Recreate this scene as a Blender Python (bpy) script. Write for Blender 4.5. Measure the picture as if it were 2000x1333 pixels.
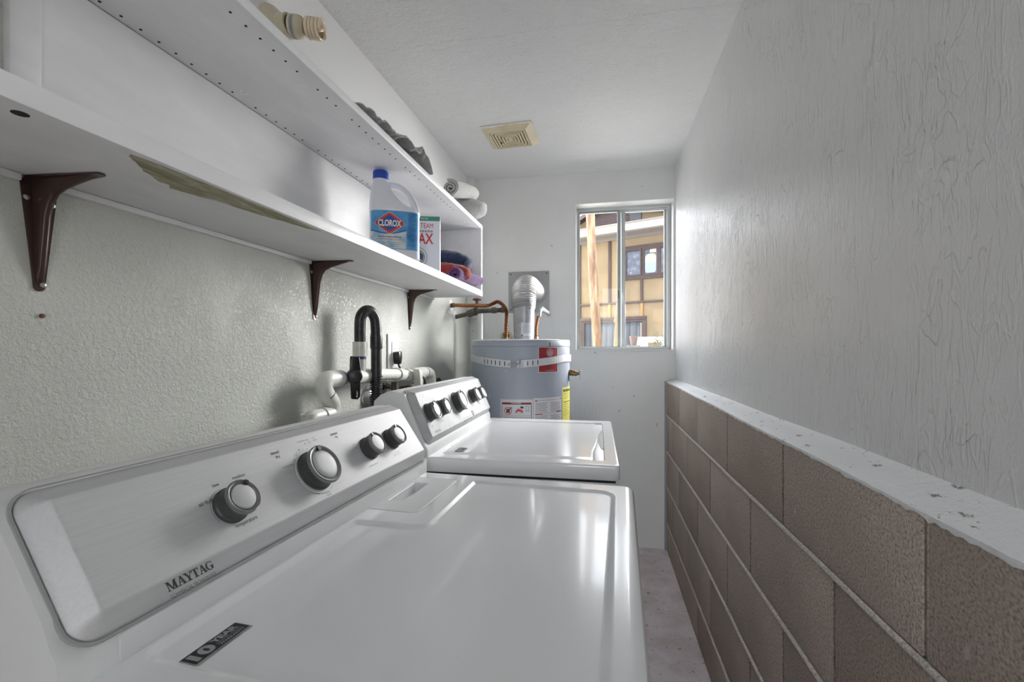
import bpy, bmesh, math, random
from mathutils import Vector, Matrix
random.seed(7)
for _o in list(bpy.data.objects): bpy.data.objects.remove(_o)
SC = bpy.context.scene
COL = SC.collection
EXPOSURE = 1.58
DOOR_CX, DOOR_W = 0.20, 0.33; WL_E = 3.3
PI = math.pi
R = math.radians

# ------------------------------------------------------------ camera, sky, sun, exposure
cam_d = bpy.data.cameras.new('camera'); cam = bpy.data.objects.new('camera', cam_d); COL.objects.link(cam)
cam.location = (0, 0, 1.105); cam.rotation_euler = (R(90), 0, R(11.06))
cam_d.sensor_width = 36; cam_d.lens = 15.84; cam_d.shift_y = 0.00975; cam_d.clip_start = 0.01; cam_d.clip_end = 200
SC.camera = cam

W = bpy.data.worlds.new('sky'); SC.world = W; W.use_nodes = True
nt = W.node_tree; nt.nodes.clear()
wo = nt.nodes.new('ShaderNodeOutputWorld'); wb = nt.nodes.new('ShaderNodeBackground')
wt = nt.nodes.new('ShaderNodeTexCoord'); ws = nt.nodes.new('ShaderNodeSeparateXYZ'); wr = nt.nodes.new('ShaderNodeValToRGB')
nt.links.new(wt.outputs['Generated'], ws.inputs[0]); nt.links.new(ws.outputs['Z'], wr.inputs[0])
wr.color_ramp.elements[0].color = (0.97, 0.985, 1.0, 1); wr.color_ramp.elements[0].position = 0.0
wr.color_ramp.elements[1].color = (0.80, 0.90, 1.0, 1); wr.color_ramp.elements[1].position = 0.9
nt.links.new(wr.outputs[0], wb.inputs['Color']); wb.inputs['Strength'].default_value = 3.0
nt.links.new(wb.outputs[0], wo.inputs[0])

sun_d = bpy.data.lights.new('sun', 'SUN'); sun = bpy.data.objects.new('sun', sun_d); COL.objects.link(sun)
sun_d.energy = 7.0; sun_d.angle = R(1.5); sun_d.color = (1, .93, .82)
sun.rotation_euler = Vector((0.86, -0.20, -0.52)).to_track_quat('-Z', 'Y').to_euler()

def portal(name, loc, rot, sx, sy):
    d = bpy.data.lights.new(name, 'AREA'); d.shape = 'RECTANGLE'; d.size = sx; d.size_y = sy
    d.cycles.is_portal = True
    o = bpy.data.objects.new(name, d); COL.objects.link(o); o.location = loc; o.rotation_euler = rot
portal('window_portal', (0.13, 2.69, 1.533), (R(-90), 0, 0), 0.53, 0.84)
portal('doorway_portal', (DOOR_CX, -1.0, 1.0), (R(90), 0, 0), DOOR_W, 2.0)

wl_d = bpy.data.lights.new('window_fill_lamp', 'AREA'); wl_d.shape = 'RECTANGLE'; wl_d.size = .38; wl_d.size_y = .78; wl_d.energy = WL_E; wl_d.spread = R(84)  # added fill lamp inside the window, aimed left to boost the daylight
wl_d.color = (1.0, .99, .97)
wl = bpy.data.objects.new('window_fill_lamp', wl_d); COL.objects.link(wl); wl.location = (.19, 2.60, 1.56)
wl.rotation_euler = Vector((-math.sin(R(48)), -math.cos(R(48)), -.38)).to_track_quat('-Z', 'Y').to_euler()
SC.view_settings.view_transform = 'Standard'; SC.view_settings.look = 'None'
SC.view_settings.gamma = 1.0; SC.view_settings.use_curve_mapping = False
SC.view_settings.exposure = EXPOSURE
SC.cycles.use_denoising = True
SC.cycles.max_bounces = 14; SC.cycles.diffuse_bounces = 8; SC.cycles.transparent_max_bounces = 16
SC.cycles.sample_clamp_indirect = 12

# ------------------------------------------------------------ helpers
def srgb(r, g=None, b=None):
    if g is None: g = b = r
    f = lambda c: (c/255/12.92) if c/255 <= .04045 else ((c/255+.055)/1.055)**2.4
    return (f(r), f(g), f(b), 1)

def tag(o, label=None, cat=None, group=None, kind=None):
    if label: o['label'] = label
    if cat: o['category'] = cat
    if group: o['group'] = group
    if kind: o['kind'] = kind
    return o

def empty(name, loc=(0,0,0), rz=0.0):
    o = bpy.data.objects.new(name, None); COL.objects.link(o); o.location = loc; o.rotation_euler = (0,0,rz)
    o.empty_display_size = .05
    return o

def obj(name, bm, m, parent=None, ang=35, recalc=True):
    if recalc: bmesh.ops.recalc_face_normals(bm, faces=bm.faces[:])
    me = bpy.data.meshes.new(name); bm.to_mesh(me); bm.free()
    if ang:
        for p in me.polygons: p.use_smooth = True
        me.set_sharp_from_angle(angle=R(ang))
    o = bpy.data.objects.new(name, me); COL.objects.link(o)
    if m: me.materials.append(m.m if isinstance(m,Mat) else m)
    if parent: o.parent = parent
    return o

def B(): return bmesh.new()

def box(bm, x0,x1,y0,y1,z0,z1, bev=0, seg=2, M=None):
    m = Matrix.Translation(((x0+x1)/2,(y0+y1)/2,(z0+z1)/2)) @ Matrix.Diagonal((x1-x0,y1-y0,z1-z0,1))
    vs = bmesh.ops.create_cube(bm, size=1, matrix=m)['verts']
    if bev:
        es = list({e for v in vs for e in v.link_edges})
        r = bmesh.ops.bevel(bm, geom=es, offset=bev, segments=seg, profile=.5, affect='EDGES')
        vs = list({v for f in r['faces'] for v in f.verts} | {v for v in vs if v.is_valid})
    if M is not None:
        for v in vs: v.co = M @ v.co
    return vs

def prism(bm, pts, f, t0, t1):
    n = len(pts)
    a = [bm.verts.new(f(p[0],p[1],t0)) for p in pts]; b = [bm.verts.new(f(p[0],p[1],t1)) for p in pts]
    bm.faces.new(a); bm.faces.new(b[::-1])
    for i in range(n): bm.faces.new((a[i],a[(i+1)%n],b[(i+1)%n],b[i]))

def loft(bm, rings, cap0=True, cap1=True, closed=True):
    vr = [[bm.verts.new(p) for p in r] for r in rings]
    n = len(rings[0])
    for a,b in zip(vr, vr[1:]):
        for i in range(n if closed else n-1):
            j=(i+1)%n
            bm.faces.new((a[i],a[j],b[j],b[i]))
    if cap0: bm.faces.new(vr[0][::-1])
    if cap1: bm.faces.new(vr[-1])
    return vr

def smooth_path(pts, k=6):
    P = [Vector(p) for p in pts]; out=[]
    for i in range(len(P)-1):
        p0=P[max(i-1,0)]; p1=P[i]; p2=P[i+1]; p3=P[min(i+2,len(P)-1)]
        for s in range(k):
            t=s/k
            out.append(.5*((2*p1)+(p2-p0)*t+(2*p0-5*p1+4*p2-p3)*t*t+(3*p1-p0-3*p2+p3)*t**3))
    out.append(P[-1]); return out

def frames(pts):
    P=[Vector(p) for p in pts]; T=[]
    for i in range(len(P)):
        d=P[min(i+1,len(P)-1)]-P[max(i-1,0)]; T.append(d.normalized())
    up=Vector((0,0,1)) if abs(T[0].z)<.9 else Vector((1,0,0))
    n=(up-T[0]*up.dot(T[0])).normalized(); out=[]
    for p,t in zip(P,T):
        n=(n-t*n.dot(t)).normalized(); out.append((p,t,n,t.cross(n)))
    return out

def tube(bm, pts, r, n=14, caps=True, ry=None):
    fr=frames(pts); rings=[]
    for i,(p,t,a,b) in enumerate(fr):
        ri = r[i] if isinstance(r,(list,tuple)) else (r(i/(len(fr)-1)) if callable(r) else r)
        rings.append([p+a*ri*math.cos(2*PI*k/n)+b*(ry if ry else ri)*math.sin(2*PI*k/n) for k in range(n)])
    loft(bm, rings, caps, caps)

def lathe(bm, prof, n=32, M=None, cap0=True, cap1=True):
    rings=[]
    for r,z in prof:
        rings.append([Vector((r*math.cos(2*PI*k/n), r*math.sin(2*PI*k/n), z)) for k in range(n)])
    if M is not None: rings=[[M@p for p in q] for q in rings]
    loft(bm, rings, cap0, cap1)

def axis_m(loc, direction):
    return Matrix.Translation(loc) @ Vector(direction).to_track_quat('Z','Y').to_matrix().to_4x4()

def cyl(bm, p0, p1, r, n=16, bev=0):
    p0=Vector(p0); d=Vector(p1)-p0; L=d.length
    pr=[(r,0),(r,L)] if not bev else [(r-bev,0),(r,bev),(r,L-bev),(r-bev,L)]
    lathe(bm, pr, n, axis_m(p0,d))

def rpoly(c, inset=0.0, n=5):
    N=len(c); out=[]
    for i in range(N):
        p=Vector(c[i][:2]); r0=c[i][2]; pv=Vector(c[i-1][:2]); nx=Vector(c[(i+1)%N][:2])
        d1=(p-pv).normalized(); d2=(nx-p).normalized()
        n1=Vector((-d1.y,d1.x)); n2=Vector((-d2.y,d2.x))
        q=p+(n1+n2)*inset/(1+n1.dot(n2)); cr=d1.x*d2.y-d1.y*d2.x
        conv=cr>0; r=max(r0-inset if conv else r0+inset,.0004)
        th=math.acos(max(-1,min(1,d1.dot(d2)))); t=r*math.tan(th/2)
        st=q-d1*t; ce=st+(n1 if conv else -n1)*r
        a0=math.atan2(st.y-ce.y,st.x-ce.x); da=th if conv else -th
        for k in range(n+1):
            a=a0+da*k/n; out.append((ce.x+r*math.cos(a),ce.y+r*math.sin(a)))
    return out

def deck(bm, outer, out_loops, holes=(), f=None, n=5):
    """flat top plate: out_loops [(inset, z)...] from the flat top outwards; holes [(corners, [(inset,z)...], fill?)]"""
    f = f or (lambda x,y,z: Vector((x,y,z)))
    def ring(c,i,z): return [bm.verts.new(f(x,y,z)) for x,y in rpoly(c,i,n)]
    def bridge(a,b):
        m=len(a)
        for i in range(m): bm.faces.new((a[i],a[(i+1)%m],b[(i+1)%m],b[i]))
    def edges(r): return [bm.edges.get((r[i],r[(i+1)%len(r)])) or bm.edges.new((r[i],r[(i+1)%len(r)])) for i in range(len(r))]
    rs=[ring(outer,i,z) for i,z in out_loops]
    for a,b in zip(rs,rs[1:]): bridge(a,b)
    E=edges(rs[0])
    for c,loops,fill in holes:
        hs=[ring(c,i,z) for i,z in loops]
        for a,b in zip(hs,hs[1:]): bridge(a,b)
        E+=edges(hs[0])
        if fill: bm.faces.new(hs[-1])
    if holes: bmesh.ops.triangle_fill(bm, use_beauty=True, use_dissolve=False, edges=E)
    else: bm.faces.new(rs[0])

_tm={}
def text_polys(s, bold=0.0, space=1.0):
    k=(s,bold,space)
    if k in _tm: return _tm[k]
    cu=bpy.data.curves.new('txt','FONT'); cu.body=s; cu.size=1; cu.offset=bold; cu.space_character=space; cu.resolution_u=3
    o=bpy.data.objects.new('txt',cu); COL.objects.link(o)
    dg=bpy.context.evaluated_depsgraph_get(); dg.update()
    me=bpy.data.meshes.new_from_object(o.evaluated_get(dg))
    vs=[(v.co.x,v.co.y) for v in me.vertices]; fs=[tuple(p.vertices) for p in me.polygons]
    bpy.data.objects.remove(o); bpy.data.curves.remove(cu); bpy.data.meshes.remove(me)
    if not vs: vs=[(0,0)]
    x0=min(v[0] for v in vs); x1=max(v[0] for v in vs); y0=min(v[1] for v in vs); y1=max(v[1] for v in vs)
    vs=[((x-x0)/max(x1-x0,1e-6),(y-y0)/max(y1-y0,1e-6)) for x,y in vs]
    _tm[k]=(vs,fs,(x1-x0)/max(y1-y0,1e-6)); return _tm[k]

def put_text(bm, s, f, x0, y0, h, w=None, bold=0.0, space=1.0, right=False, center=False):
    if 'M' in s: bold=0.0
    """text block whose lower-left corner is (x0,y0) in the coordinates of f(a,b); h = ink height"""
    vs,fs,asp=text_polys(s,bold,space)
    if w is None: w=asp*h
    if right: x0-=w
    if center: x0-=w/2
    V=[bm.verts.new(f(x0+a*w,y0+b*h)) for a,b in vs]
    for q in fs:
        try: bm.faces.new([V[i] for i in q])
        except ValueError: pass

def put_poly(bm, pts, f):
    bm.faces.new([bm.verts.new(f(a,b)) for a,b in pts])

def put_rect(bm, a0,a1,b0,b1, f, na=1, nb=1):
    g=[[bm.verts.new(f(a0+(a1-a0)*i/na, b0+(b1-b0)*j/nb)) for i in range(na+1)] for j in range(nb+1)]
    for j in range(nb):
        for i in range(na): bm.faces.new((g[j][i],g[j][i+1],g[j+1][i+1],g[j+1][i]))

def put_ring(bm, ca,cb,r0,r1,f,n=40,a0=0,a1=2*PI, ea=1.0):
    full=abs(a1-a0-2*PI)<1e-6; m=n if full else n+1
    A=[bm.verts.new(f(ca+ea*r0*math.cos(a0+(a1-a0)*k/n), cb+r0*math.sin(a0+(a1-a0)*k/n))) for k in range(m)]
    Bv=[bm.verts.new(f(ca+ea*r1*math.cos(a0+(a1-a0)*k/n), cb+r1*math.sin(a0+(a1-a0)*k/n))) for k in range(m)]
    for k in range(n):
        j=(k+1)%m
        bm.faces.new((A[k],A[j],Bv[j],Bv[k]))

def decal(name, bm, m, parent): return obj(name, bm, m, parent, ang=None, recalc=False)

# ------------------------------------------------------------ materials
class Mat:
    def __init__(s, name, col=(.8,.8,.8,1), rough=.5, metal=0.0, spec=.5, coat=0.0):
        s.m=bpy.data.materials.new(name); s.m.use_nodes=True; s.t=s.m.node_tree
        s.p=s.t.nodes['Principled BSDF']; s.p.inputs['Base Color'].default_value=col
        s.p.inputs['Roughness'].default_value=rough; s.p.inputs['Metallic'].default_value=metal
        s.p.inputs['Specular IOR Level'].default_value=spec; s.p.inputs['Coat Weight'].default_value=coat
        s.p.inputs['Coat Roughness'].default_value=.08
        s.co=None; s.h=None
    def n(s,t,**kw):
        x=s.t.nodes.new(t)
        for k,v in kw.items(): setattr(x,k,v)
        return x
    def l(s,a,b): s.t.links.new(a,b)
    def vec(s, scale=(1,1,1), rot=(0,0,0)):
        if s.co is None: s.co=s.n('ShaderNodeTexCoord')
        mp=s.n('ShaderNodeMapping'); mp.inputs['Scale'].default_value=scale; mp.inputs['Rotation'].default_value=rot
        s.l(s.co.outputs['Object'],mp.inputs[0]); return mp.outputs[0]
    def noise(s, sc, det=3, ro=.55, scale=(1,1,1), dist=0, vec=None):
        x=s.n('ShaderNodeTexNoise'); x.inputs['Scale'].default_value=sc; x.inputs['Detail'].default_value=det
        x.inputs['Roughness'].default_value=ro; x.inputs['Distortion'].default_value=dist
        s.l(vec or s.vec(scale),x.inputs['Vector']); return x.outputs['Fac']
    def voro(s, sc, scale=(1,1,1), feature='F1', out='Distance'):
        x=s.n('ShaderNodeTexVoronoi',feature=feature); x.inputs['Scale'].default_value=sc
        s.l(s.vec(scale),x.inputs['Vector']); return x.outputs[out]
    def ramp(s, fac, stops):
        x=s.n('ShaderNodeValToRGB'); e=x.color_ramp.elements
        while len(e)<len(stops): e.new(.5)
        for i,(p,c) in enumerate(stops):
            e[i].position=p; e[i].color=c if isinstance(c,(tuple,list)) else (c,c,c,1)
        s.l(fac,x.inputs[0]); return x.outputs['Color']
    def math(s, op, a, b=None, clamp=False):
        x=s.n('ShaderNodeMath',operation=op); x.use_clamp=clamp
        for i,v in enumerate((a,b)):
            if v is None: continue
            if isinstance(v,(int,float)): x.inputs[i].default_value=v
            else: s.l(v,x.inputs[i])
        return x.outputs[0]
    def mix(s, fac, a, b, mode='MIX'):
        x=s.n('ShaderNodeMix',data_type='RGBA',blend_type=mode)
        for i,v in ((0,fac),(6,a),(7,b)):
            if isinstance(v,(int,float)): x.inputs[i].default_value=v
            elif isinstance(v,(tuple,list)): x.inputs[i].default_value=v
            else: s.l(v,x.inputs[i])
        return x.outputs[2]
    def color(s, c): s.l(c,s.p.inputs['Base Color']); return s
    def rough(s, c): s.l(c,s.p.inputs['Roughness']); return s
    def bump(s, hgt, dist=.001, strength=1.0):
        x=s.n('ShaderNodeBump'); x.inputs['Strength'].default_value=strength; x.inputs['Distance'].default_value=dist
        s.l(hgt,x.inputs['Height'])
        if s.h is not None: s.l(s.h,x.inputs['Normal'])
        s.h=x.outputs[0]; s.l(s.h,s.p.inputs['Normal']); return s
def ridge(M, fac, w):   # narrow crest where fac crosses .5
    d=M.math('ABSOLUTE', M.math('SUBTRACT', fac, .5)); return M.math('SUBTRACT', 1.0, M.math('DIVIDE', d, w, ), clamp=True)

def wall_paint(name, col, stain=.06):
    M=Mat(name, col, .42)
    v=M.ramp(M.noise(2.2,4,.6),[(.3,tuple(c*(1-stain) for c in col[:3])+(1,)),(.7,col)])
    M.color(v); return M
# left stucco: fine swirly relief, satin paint
m_left=wall_paint('left_stucco', srgb(201,203,197)); m_left.p.inputs['Roughness'].default_value=.40
_wl=m_left.noise(120,4,.7,dist=.35); _wl2=m_left.noise(260,3,.65,dist=.2)
_msk=m_left.ramp(m_left.noise(5,3),[(.35,.30),(.6,1)])
m_left.bump(m_left.math('MULTIPLY',m_left.ramp(_wl,[(.42,0),(.62,1)]),_msk),.0022,.55).bump(_wl2,.0009,.55)
# right wall: long vertical drips and rings
m_right=wall_paint('right_drip_texture', srgb(222,222,222)); m_right.p.inputs['Roughness'].default_value=.33
_a=m_right.noise(24,2.5,.55,scale=(1,1,.26),dist=.5); _b=m_right.noise(60,2.5,.55,scale=(1,1,.20),dist=.3); _e=m_right.noise(30,2,.5,scale=(1,1,.45),dist=.8)
_c=m_right.ramp(m_right.noise(3.2,2),[(.36,.25),(.58,1)])
_ra=m_right.math('MULTIPLY', ridge(m_right,_a,.026), m_right.ramp(m_right.noise(16,3),[(.42,0),(.54,1)]))
_re=m_right.math('MULTIPLY', ridge(m_right,_e,.028), m_right.ramp(m_right.noise(7,2),[(.48,0),(.58,1)]))
_rb=m_right.math('MULTIPLY', ridge(m_right,_b,.045), _c)
m_right.bump(_ra,.0019,.75).bump(_re,.0018,.75).bump(_rb,.0011,.75).bump(m_right.noise(220,3,.65,scale=(1,1,.7)),.0010,.9)
# ceiling: brushed texture with a plaster seam
m_ceil=wall_paint('ceiling_paint', srgb(231,231,231),.04); m_ceil.p.inputs['Roughness'].default_value=.55
m_ceil.bump(m_ceil.noise(40,4,.62,scale=(.6,1.3,1),dist=1.0),.0075,1.0).bump(m_ceil.noise(120,3,.6),.0030,.9)
m_plaster=wall_paint('smooth_white_plaster', srgb(236,236,236),.03); m_plaster.p.inputs['Roughness'].default_value=.55; m_plaster.bump(m_plaster.noise(60,3,.6),.0008,.6)
# back wall: light combed texture
m_back=wall_paint('back_wall_paint', srgb(200,201,200)); m_back.p.inputs['Roughness'].default_value=.5
m_back.bump(m_back.noise(60,3,.6,scale=(1,1,.4)),.0026,.8)
_sp=m_back.ramp(m_back.noise(24,1,.4),[(.775,0),(.79,1)])
m_back.color(m_back.mix(m_back.math('MULTIPLY',_sp,.5),m_back.ramp(m_back.noise(2,3),[(.3,srgb(214,215,214)),(.7,srgb(224,225,225))]),srgb(120,112,105)))
# shelf paint
m_shelf=Mat('shelf_paint', srgb(214,214,216), .52, spec=.35)
m_shelf.color(m_shelf.ramp(m_shelf.noise(7,4,.65,scale=(1,.35,1)),[(.28,srgb(214,214,215)),(.6,srgb(228,228,229))])).bump(m_shelf.noise(60,3,.6),.0006,.5)
m_shelf_edge=Mat('shelf_edge_paint', srgb(236,236,238), .35); m_shelf_edge.bump(m_shelf_edge.noise(40,3),.0006,.5)
m_dark=Mat('dark_hole', srgb(28,26,26), .8)
m_wear=Mat('worn_olive_wood', srgb(128,122,96), .6)
m_wear.color(m_wear.ramp(m_wear.noise(22,6,.75,scale=(3,.5,1),dist=.8),[(.30,srgb(112,108,78)),(.48,srgb(150,146,116)),(.60,srgb(182,178,154)),(.68,srgb(216,214,204))])).bump(m_wear.noise(50,4,.7,scale=(2,.3,1)),.0007,.8)
# blocks
def blockmat(name, base):
    M=Mat(name, base, .9, spec=.25)
    n1=M.noise(260,2,.6); n2=M.noise(9,4,.6); n3=M.noise(90,3,.65)
    dk=tuple(c*.50 for c in base[:3])+(1,); lt=tuple(min(1,c*1.35) for c in base[:3])+(1,)
    c=M.ramp(n1,[(.30,dk),(.48,base),(.72,lt)])
    c=M.mix(M.math('MULTIPLY',M.ramp(n2,[(.35,0),(.7,1)]),.35),c,tuple(x*.72 for x in base[:3])+(1,))
    pv=M.ramp(M.noise(34,1,.4,scale=(1,1,.35)),[(.765,0),(.785,1)])
    c=M.mix(M.math('MULTIPLY',pv,.6),c,srgb(200,198,194))
    M.color(c); M.bump(n3,.0022,.9).bump(n1,.0014,.8); return M
m_block=blockmat('cinder_block', srgb(172,160,150))
m_block2=blockmat('cinder_block_darker', srgb(164,151,141))
m_mortar=blockmat('mortar', srgb(200,193,186))
m_ledge=Mat('ledge_paint', srgb(236,237,238), .5)
_lm=m_ledge.ramp(m_ledge.noise(60,5,.75,scale=(1,.5,1)),[(.60,0),(.66,1)])
m_ledge.color(m_ledge.mix(_lm,srgb(236,237,238),srgb(136,130,122))).bump(m_ledge.noise(45,4,.7),.004,.9)
# floor
m_floor=Mat('concrete_floor', srgb(160,150,150), .6)
_f=m_floor.ramp(m_floor.noise(6,5,.65),[(.3,srgb(206,194,192)),(.6,srgb(238,229,234))])
_fd=m_floor.ramp(m_floor.noise(40,3,.6),[(.62,0),(.70,1)]); _fw=m_floor.ramp(m_floor.noise(55,1,.4),[(.74,0),(.76,1)])
_f=m_floor.mix(m_floor.math('MULTIPLY',_fd,.6),_f,srgb(112,96,86)); _f=m_floor.mix(_fw,_f,srgb(225,225,228))
m_floor.color(_f).bump(m_floor.noise(70,4,.7),.0015,.6)
# machines
m_enamel=Mat('white_enamel', srgb(226,227,229), .22, coat=.35)
m_enamel.bump(m_enamel.noise(420,2,.5),.00012,.35)
m_enamel_side=Mat('white_enamel_side', srgb(222,223,224), .3)
m_plastic=Mat('white_plastic', srgb(219,220,221), .42); m_plastic.bump(m_plastic.noise(900,1),.0001,.4)
def brushed(name, col, rough):
    M=Mat(name, col, rough, 1.0)
    br=M.noise(26,4,.75,scale=(14,.45,14)); M.color(M.ramp(br,[(.25,tuple(c*.93 for c in col[:3])+(1,)),(.75,tuple(min(1,c*1.06) for c in col[:3])+(1,))]))
    M.bump(br,.0004,.22); M.p.inputs['Anisotropic'].default_value=.0
    return M
m_steel=brushed('brushed_steel', srgb(200,201,202), .50); m_steel.p.inputs['Metallic'].default_value=.22; m_steel.p.inputs['Specular IOR Level'].default_value=.3
m_silver=Mat('silver_plastic', srgb(180,181,183), .55, .2, .3); m_silver.color(m_silver.ramp(m_silver.noise(30,4,.7),[(.35,srgb(172,173,175)),(.65,srgb(188,189,190))]))
m_knobcap=Mat('satin_silver_cap', srgb(182,183,184), .5, .4)
m_knobring=Mat('polished_ring', srgb(150,151,152), .28, 1.0)
m_knobdark=Mat('dark_grip', srgb(62,62,63), .4)
m_groove=Mat('grey_gasket', srgb(156,157,156), .6)
m_ink=Mat('black_print', srgb(48,48,50), .5)
m_ink2=Mat('grey_print', srgb(112,112,114), .55)
m_black=Mat('black_gloss', srgb(26,26,27), .3)
m_stkgrey=Mat('sticker_grey', srgb(150,150,152), .35)
# plumbing etc.
m_pvc=Mat('white_pvc', srgb(226,226,220), .3); m_pvc.color(m_pvc.ramp(m_pvc.noise(18,4),[(.3,srgb(206,206,196)),(.6,srgb(228,228,224))]))
m_primer=Mat('blue_primer', srgb(40,60,120), .4)
m_rubber=Mat('black_rubber', srgb(40,39,42), .36); m_rubber.color(m_rubber.ramp(m_rubber.noise(40,4,.7),[(.4,srgb(34,33,36)),(.75,srgb(62,60,62))]))
m_chrome=Mat('chrome', srgb(205,205,205), .15, 1.0)
m_zinc=Mat('galvanised_steel', srgb(176,177,179), .42, .7); m_zinc.color(m_zinc.ramp(m_zinc.noise(14,4,.6),[(.3,srgb(150,151,154)),(.7,srgb(184,185,187))]))
m_sheet=Mat('grey_sheet_metal', srgb(160,162,164), .45, .4)
m_foil=Mat('aluminium_foil', srgb(190,190,190), .36, .75); m_foil.bump(m_foil.noise(70,3,.6),.003,.8)
m_copper=Mat('aged_copper', srgb(150,96,66), .45, .75); m_copper.color(m_copper.ramp(m_copper.noise(30,4,.7),[(.3,srgb(108,84,62)),(.6,srgb(160,102,66)),(.75,srgb(176,80,52))]))
m_iron=Mat('black_iron', srgb(92,88,82), .55, .5); m_iron.color(m_iron.ramp(m_iron.noise(40,4),[(.35,srgb(70,68,64)),(.7,srgb(112,106,96))]))
m_brass=Mat('aged_brass', srgb(140,116,84), .4, .85)
m_red=Mat('faded_red', srgb(120,48,42), .5)
m_tank=Mat('tank_grey', srgb(140,147,158), .38); m_tank.color(m_tank.ramp(m_tank.noise(4,4,.6),[(.3,srgb(150,158,171)),(.7,srgb(164,171,183))]))
_ts=m_tank.ramp(m_tank.noise(34,2,.5,scale=(1,1,.45)),[(.735,0),(.765,1)])
m_tank.color(m_tank.mix(m_tank.math('MULTIPLY',_ts,.6),m_tank.ramp(m_tank.noise(4,4,.6),[(.3,srgb(150,158,171)),(.7,srgb(164,171,183))]),srgb(214,216,220)))
m_strap=Mat('strap_zinc', srgb(206,208,213), .42, .3)
m_white=Mat('white_paint', srgb(226,226,226), .5)
m_label=Mat('white_label', srgb(206,207,212), .4)
m_lred=Mat('label_red', srgb(142,36,44), .45)
m_lred2=Mat('label_bright_red', srgb(196,58,48), .45)
m_yel=Mat('label_yellow', srgb(226,220,110), .45)
m_cream=Mat('yellowed_plastic', srgb(216,204,172), .45); m_cream.color(m_cream.ramp(m_cream.noise(20,3),[(.3,srgb(204,190,158)),(.7,srgb(218,207,178))]))
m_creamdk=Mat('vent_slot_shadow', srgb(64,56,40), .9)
m_porc=Mat('porcelain_cream', srgb(206,196,172), .3)
m_tubeglass=Mat('lamp_tube_glass', srgb(226,208,182), .12, coat=.6)
m_bracket=Mat('brown_enamel', srgb(74,55,50), .28, .35)
m_screw=Mat('screw_steel', srgb(190,190,188), .3, 1.0)
m_bottle=Mat('white_hdpe', srgb(226,228,236), .32); m_bottle.p.inputs['Subsurface Weight'].default_value=.15; m_bottle.p.inputs['Subsurface Radius'].default_value=(.01,.01,.012)
m_cap=Mat('blue_cap', srgb(38,70,176), .35)
m_lblue=Mat('label_blue', srgb(64,140,200), .3)
m_lblue.color(m_lblue.ramp(m_lblue.noise(20,3),[(.3,srgb(44,124,190)),(.7,srgb(104,172,218))]))
m_llight=Mat('label_light', srgb(196,206,206), .3); m_llight.color(m_llight.ramp(m_llight.noise(26,3),[(.35,srgb(120,178,214)),(.6,srgb(206,212,208))]))
m_navy=Mat('label_navy', srgb(34,60,140), .35)
m_boxw=Mat('box_white', srgb(214,217,228), .5)
m_boxred=Mat('box_red', srgb(190,48,52), .5)
m_boxteal=Mat('box_teal', srgb(50,136,116), .5)
def terry(name, c0, c1, sc=240):
    M=Mat(name, c0, .95, spec=.15); n=M.noise(sc,3,.7); M.color(M.ramp(n,[(.3,c0),(.7,c1)])); M.bump(n,.004,.9).bump(M.noise(40,3),.006,.6)
    M.p.inputs['Sheen Weight'].default_value=.4; return M
m_tblue=terry('blue_towel', srgb(28,38,62), srgb(50,66,100)); m_tred=terry('coral_towel', srgb(118,34,36), srgb(168,60,54))
m_tpur=terry('purple_towel', srgb(56,26,74), srgb(94,52,114)); m_tgrey=terry('light_grey_towel', srgb(170,170,170), srgb(200,200,198)); m_tdk=terry('grey_rag', srgb(158,159,158), srgb(196,197,195))
m_alu=Mat('window_aluminium', srgb(196,200,200), .45, .3)
m_aludk=Mat('sash_aluminium', srgb(158,164,164), .45, .3)
m_jamb=wall_paint('window_reveal', srgb(226,226,224))
def glass(name, tint, dust):
    M=bpy.data.materials.new(name); M.use_nodes=True; t=M.node_tree; t.nodes.clear()
    o=t.nodes.new('ShaderNodeOutputMaterial'); tr=t.nodes.new('ShaderNodeBsdfTransparent'); gl=t.nodes.new('ShaderNodeBsdfGlossy')
    fr=t.nodes.new('ShaderNodeFresnel'); mx=t.nodes.new('ShaderNodeMixShader'); df=t.nodes.new('ShaderNodeBsdfDiffuse'); m2=t.nodes.new('ShaderNodeMixShader')
    tr.inputs[0].default_value=tint; gl.inputs['Roughness'].default_value=.02; fr.inputs[0].default_value=1.25
    df.inputs[0].default_value=(.8,.8,.8,1)
    tc=t.nodes.new('ShaderNodeTexCoord'); ns=t.nodes.new('ShaderNodeTexNoise'); ns.inputs['Scale'].default_value=28; ns.inputs['Detail'].default_value=6; ns.inputs['Roughness'].default_value=.7
    rp=t.nodes.new('ShaderNodeValToRGB'); rp.color_ramp.elements[0].position=.45; rp.color_ramp.elements[0].color=(dust*.3,)*3+(1,); rp.color_ramp.elements[1].position=.75; rp.color_ramp.elements[1].color=(dust,)*3+(1,)
    t.links.new(tc.outputs['Object'],ns.inputs['Vector']); t.links.new(ns.outputs['Fac'],rp.inputs[0])
    t.links.new(fr.outputs[0],mx.inputs[0]); t.links.new(tr.outputs[0],mx.inputs[1]); t.links.new(gl.outputs[0],mx.inputs[2])
    t.links.new(rp.outputs[0],m2.inputs[0]); t.links.new(mx.outputs[0],m2.inputs[1]); t.links.new(df.outputs[0],m2.inputs[2]); t.links.new(m2.outputs[0],o.inputs[0])
    return M
m_glass=glass('clear_glass',(1,1,1,1),.005); m_glass2=glass('dusty_glass',(.90,.90,.92,1),.035)
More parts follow.
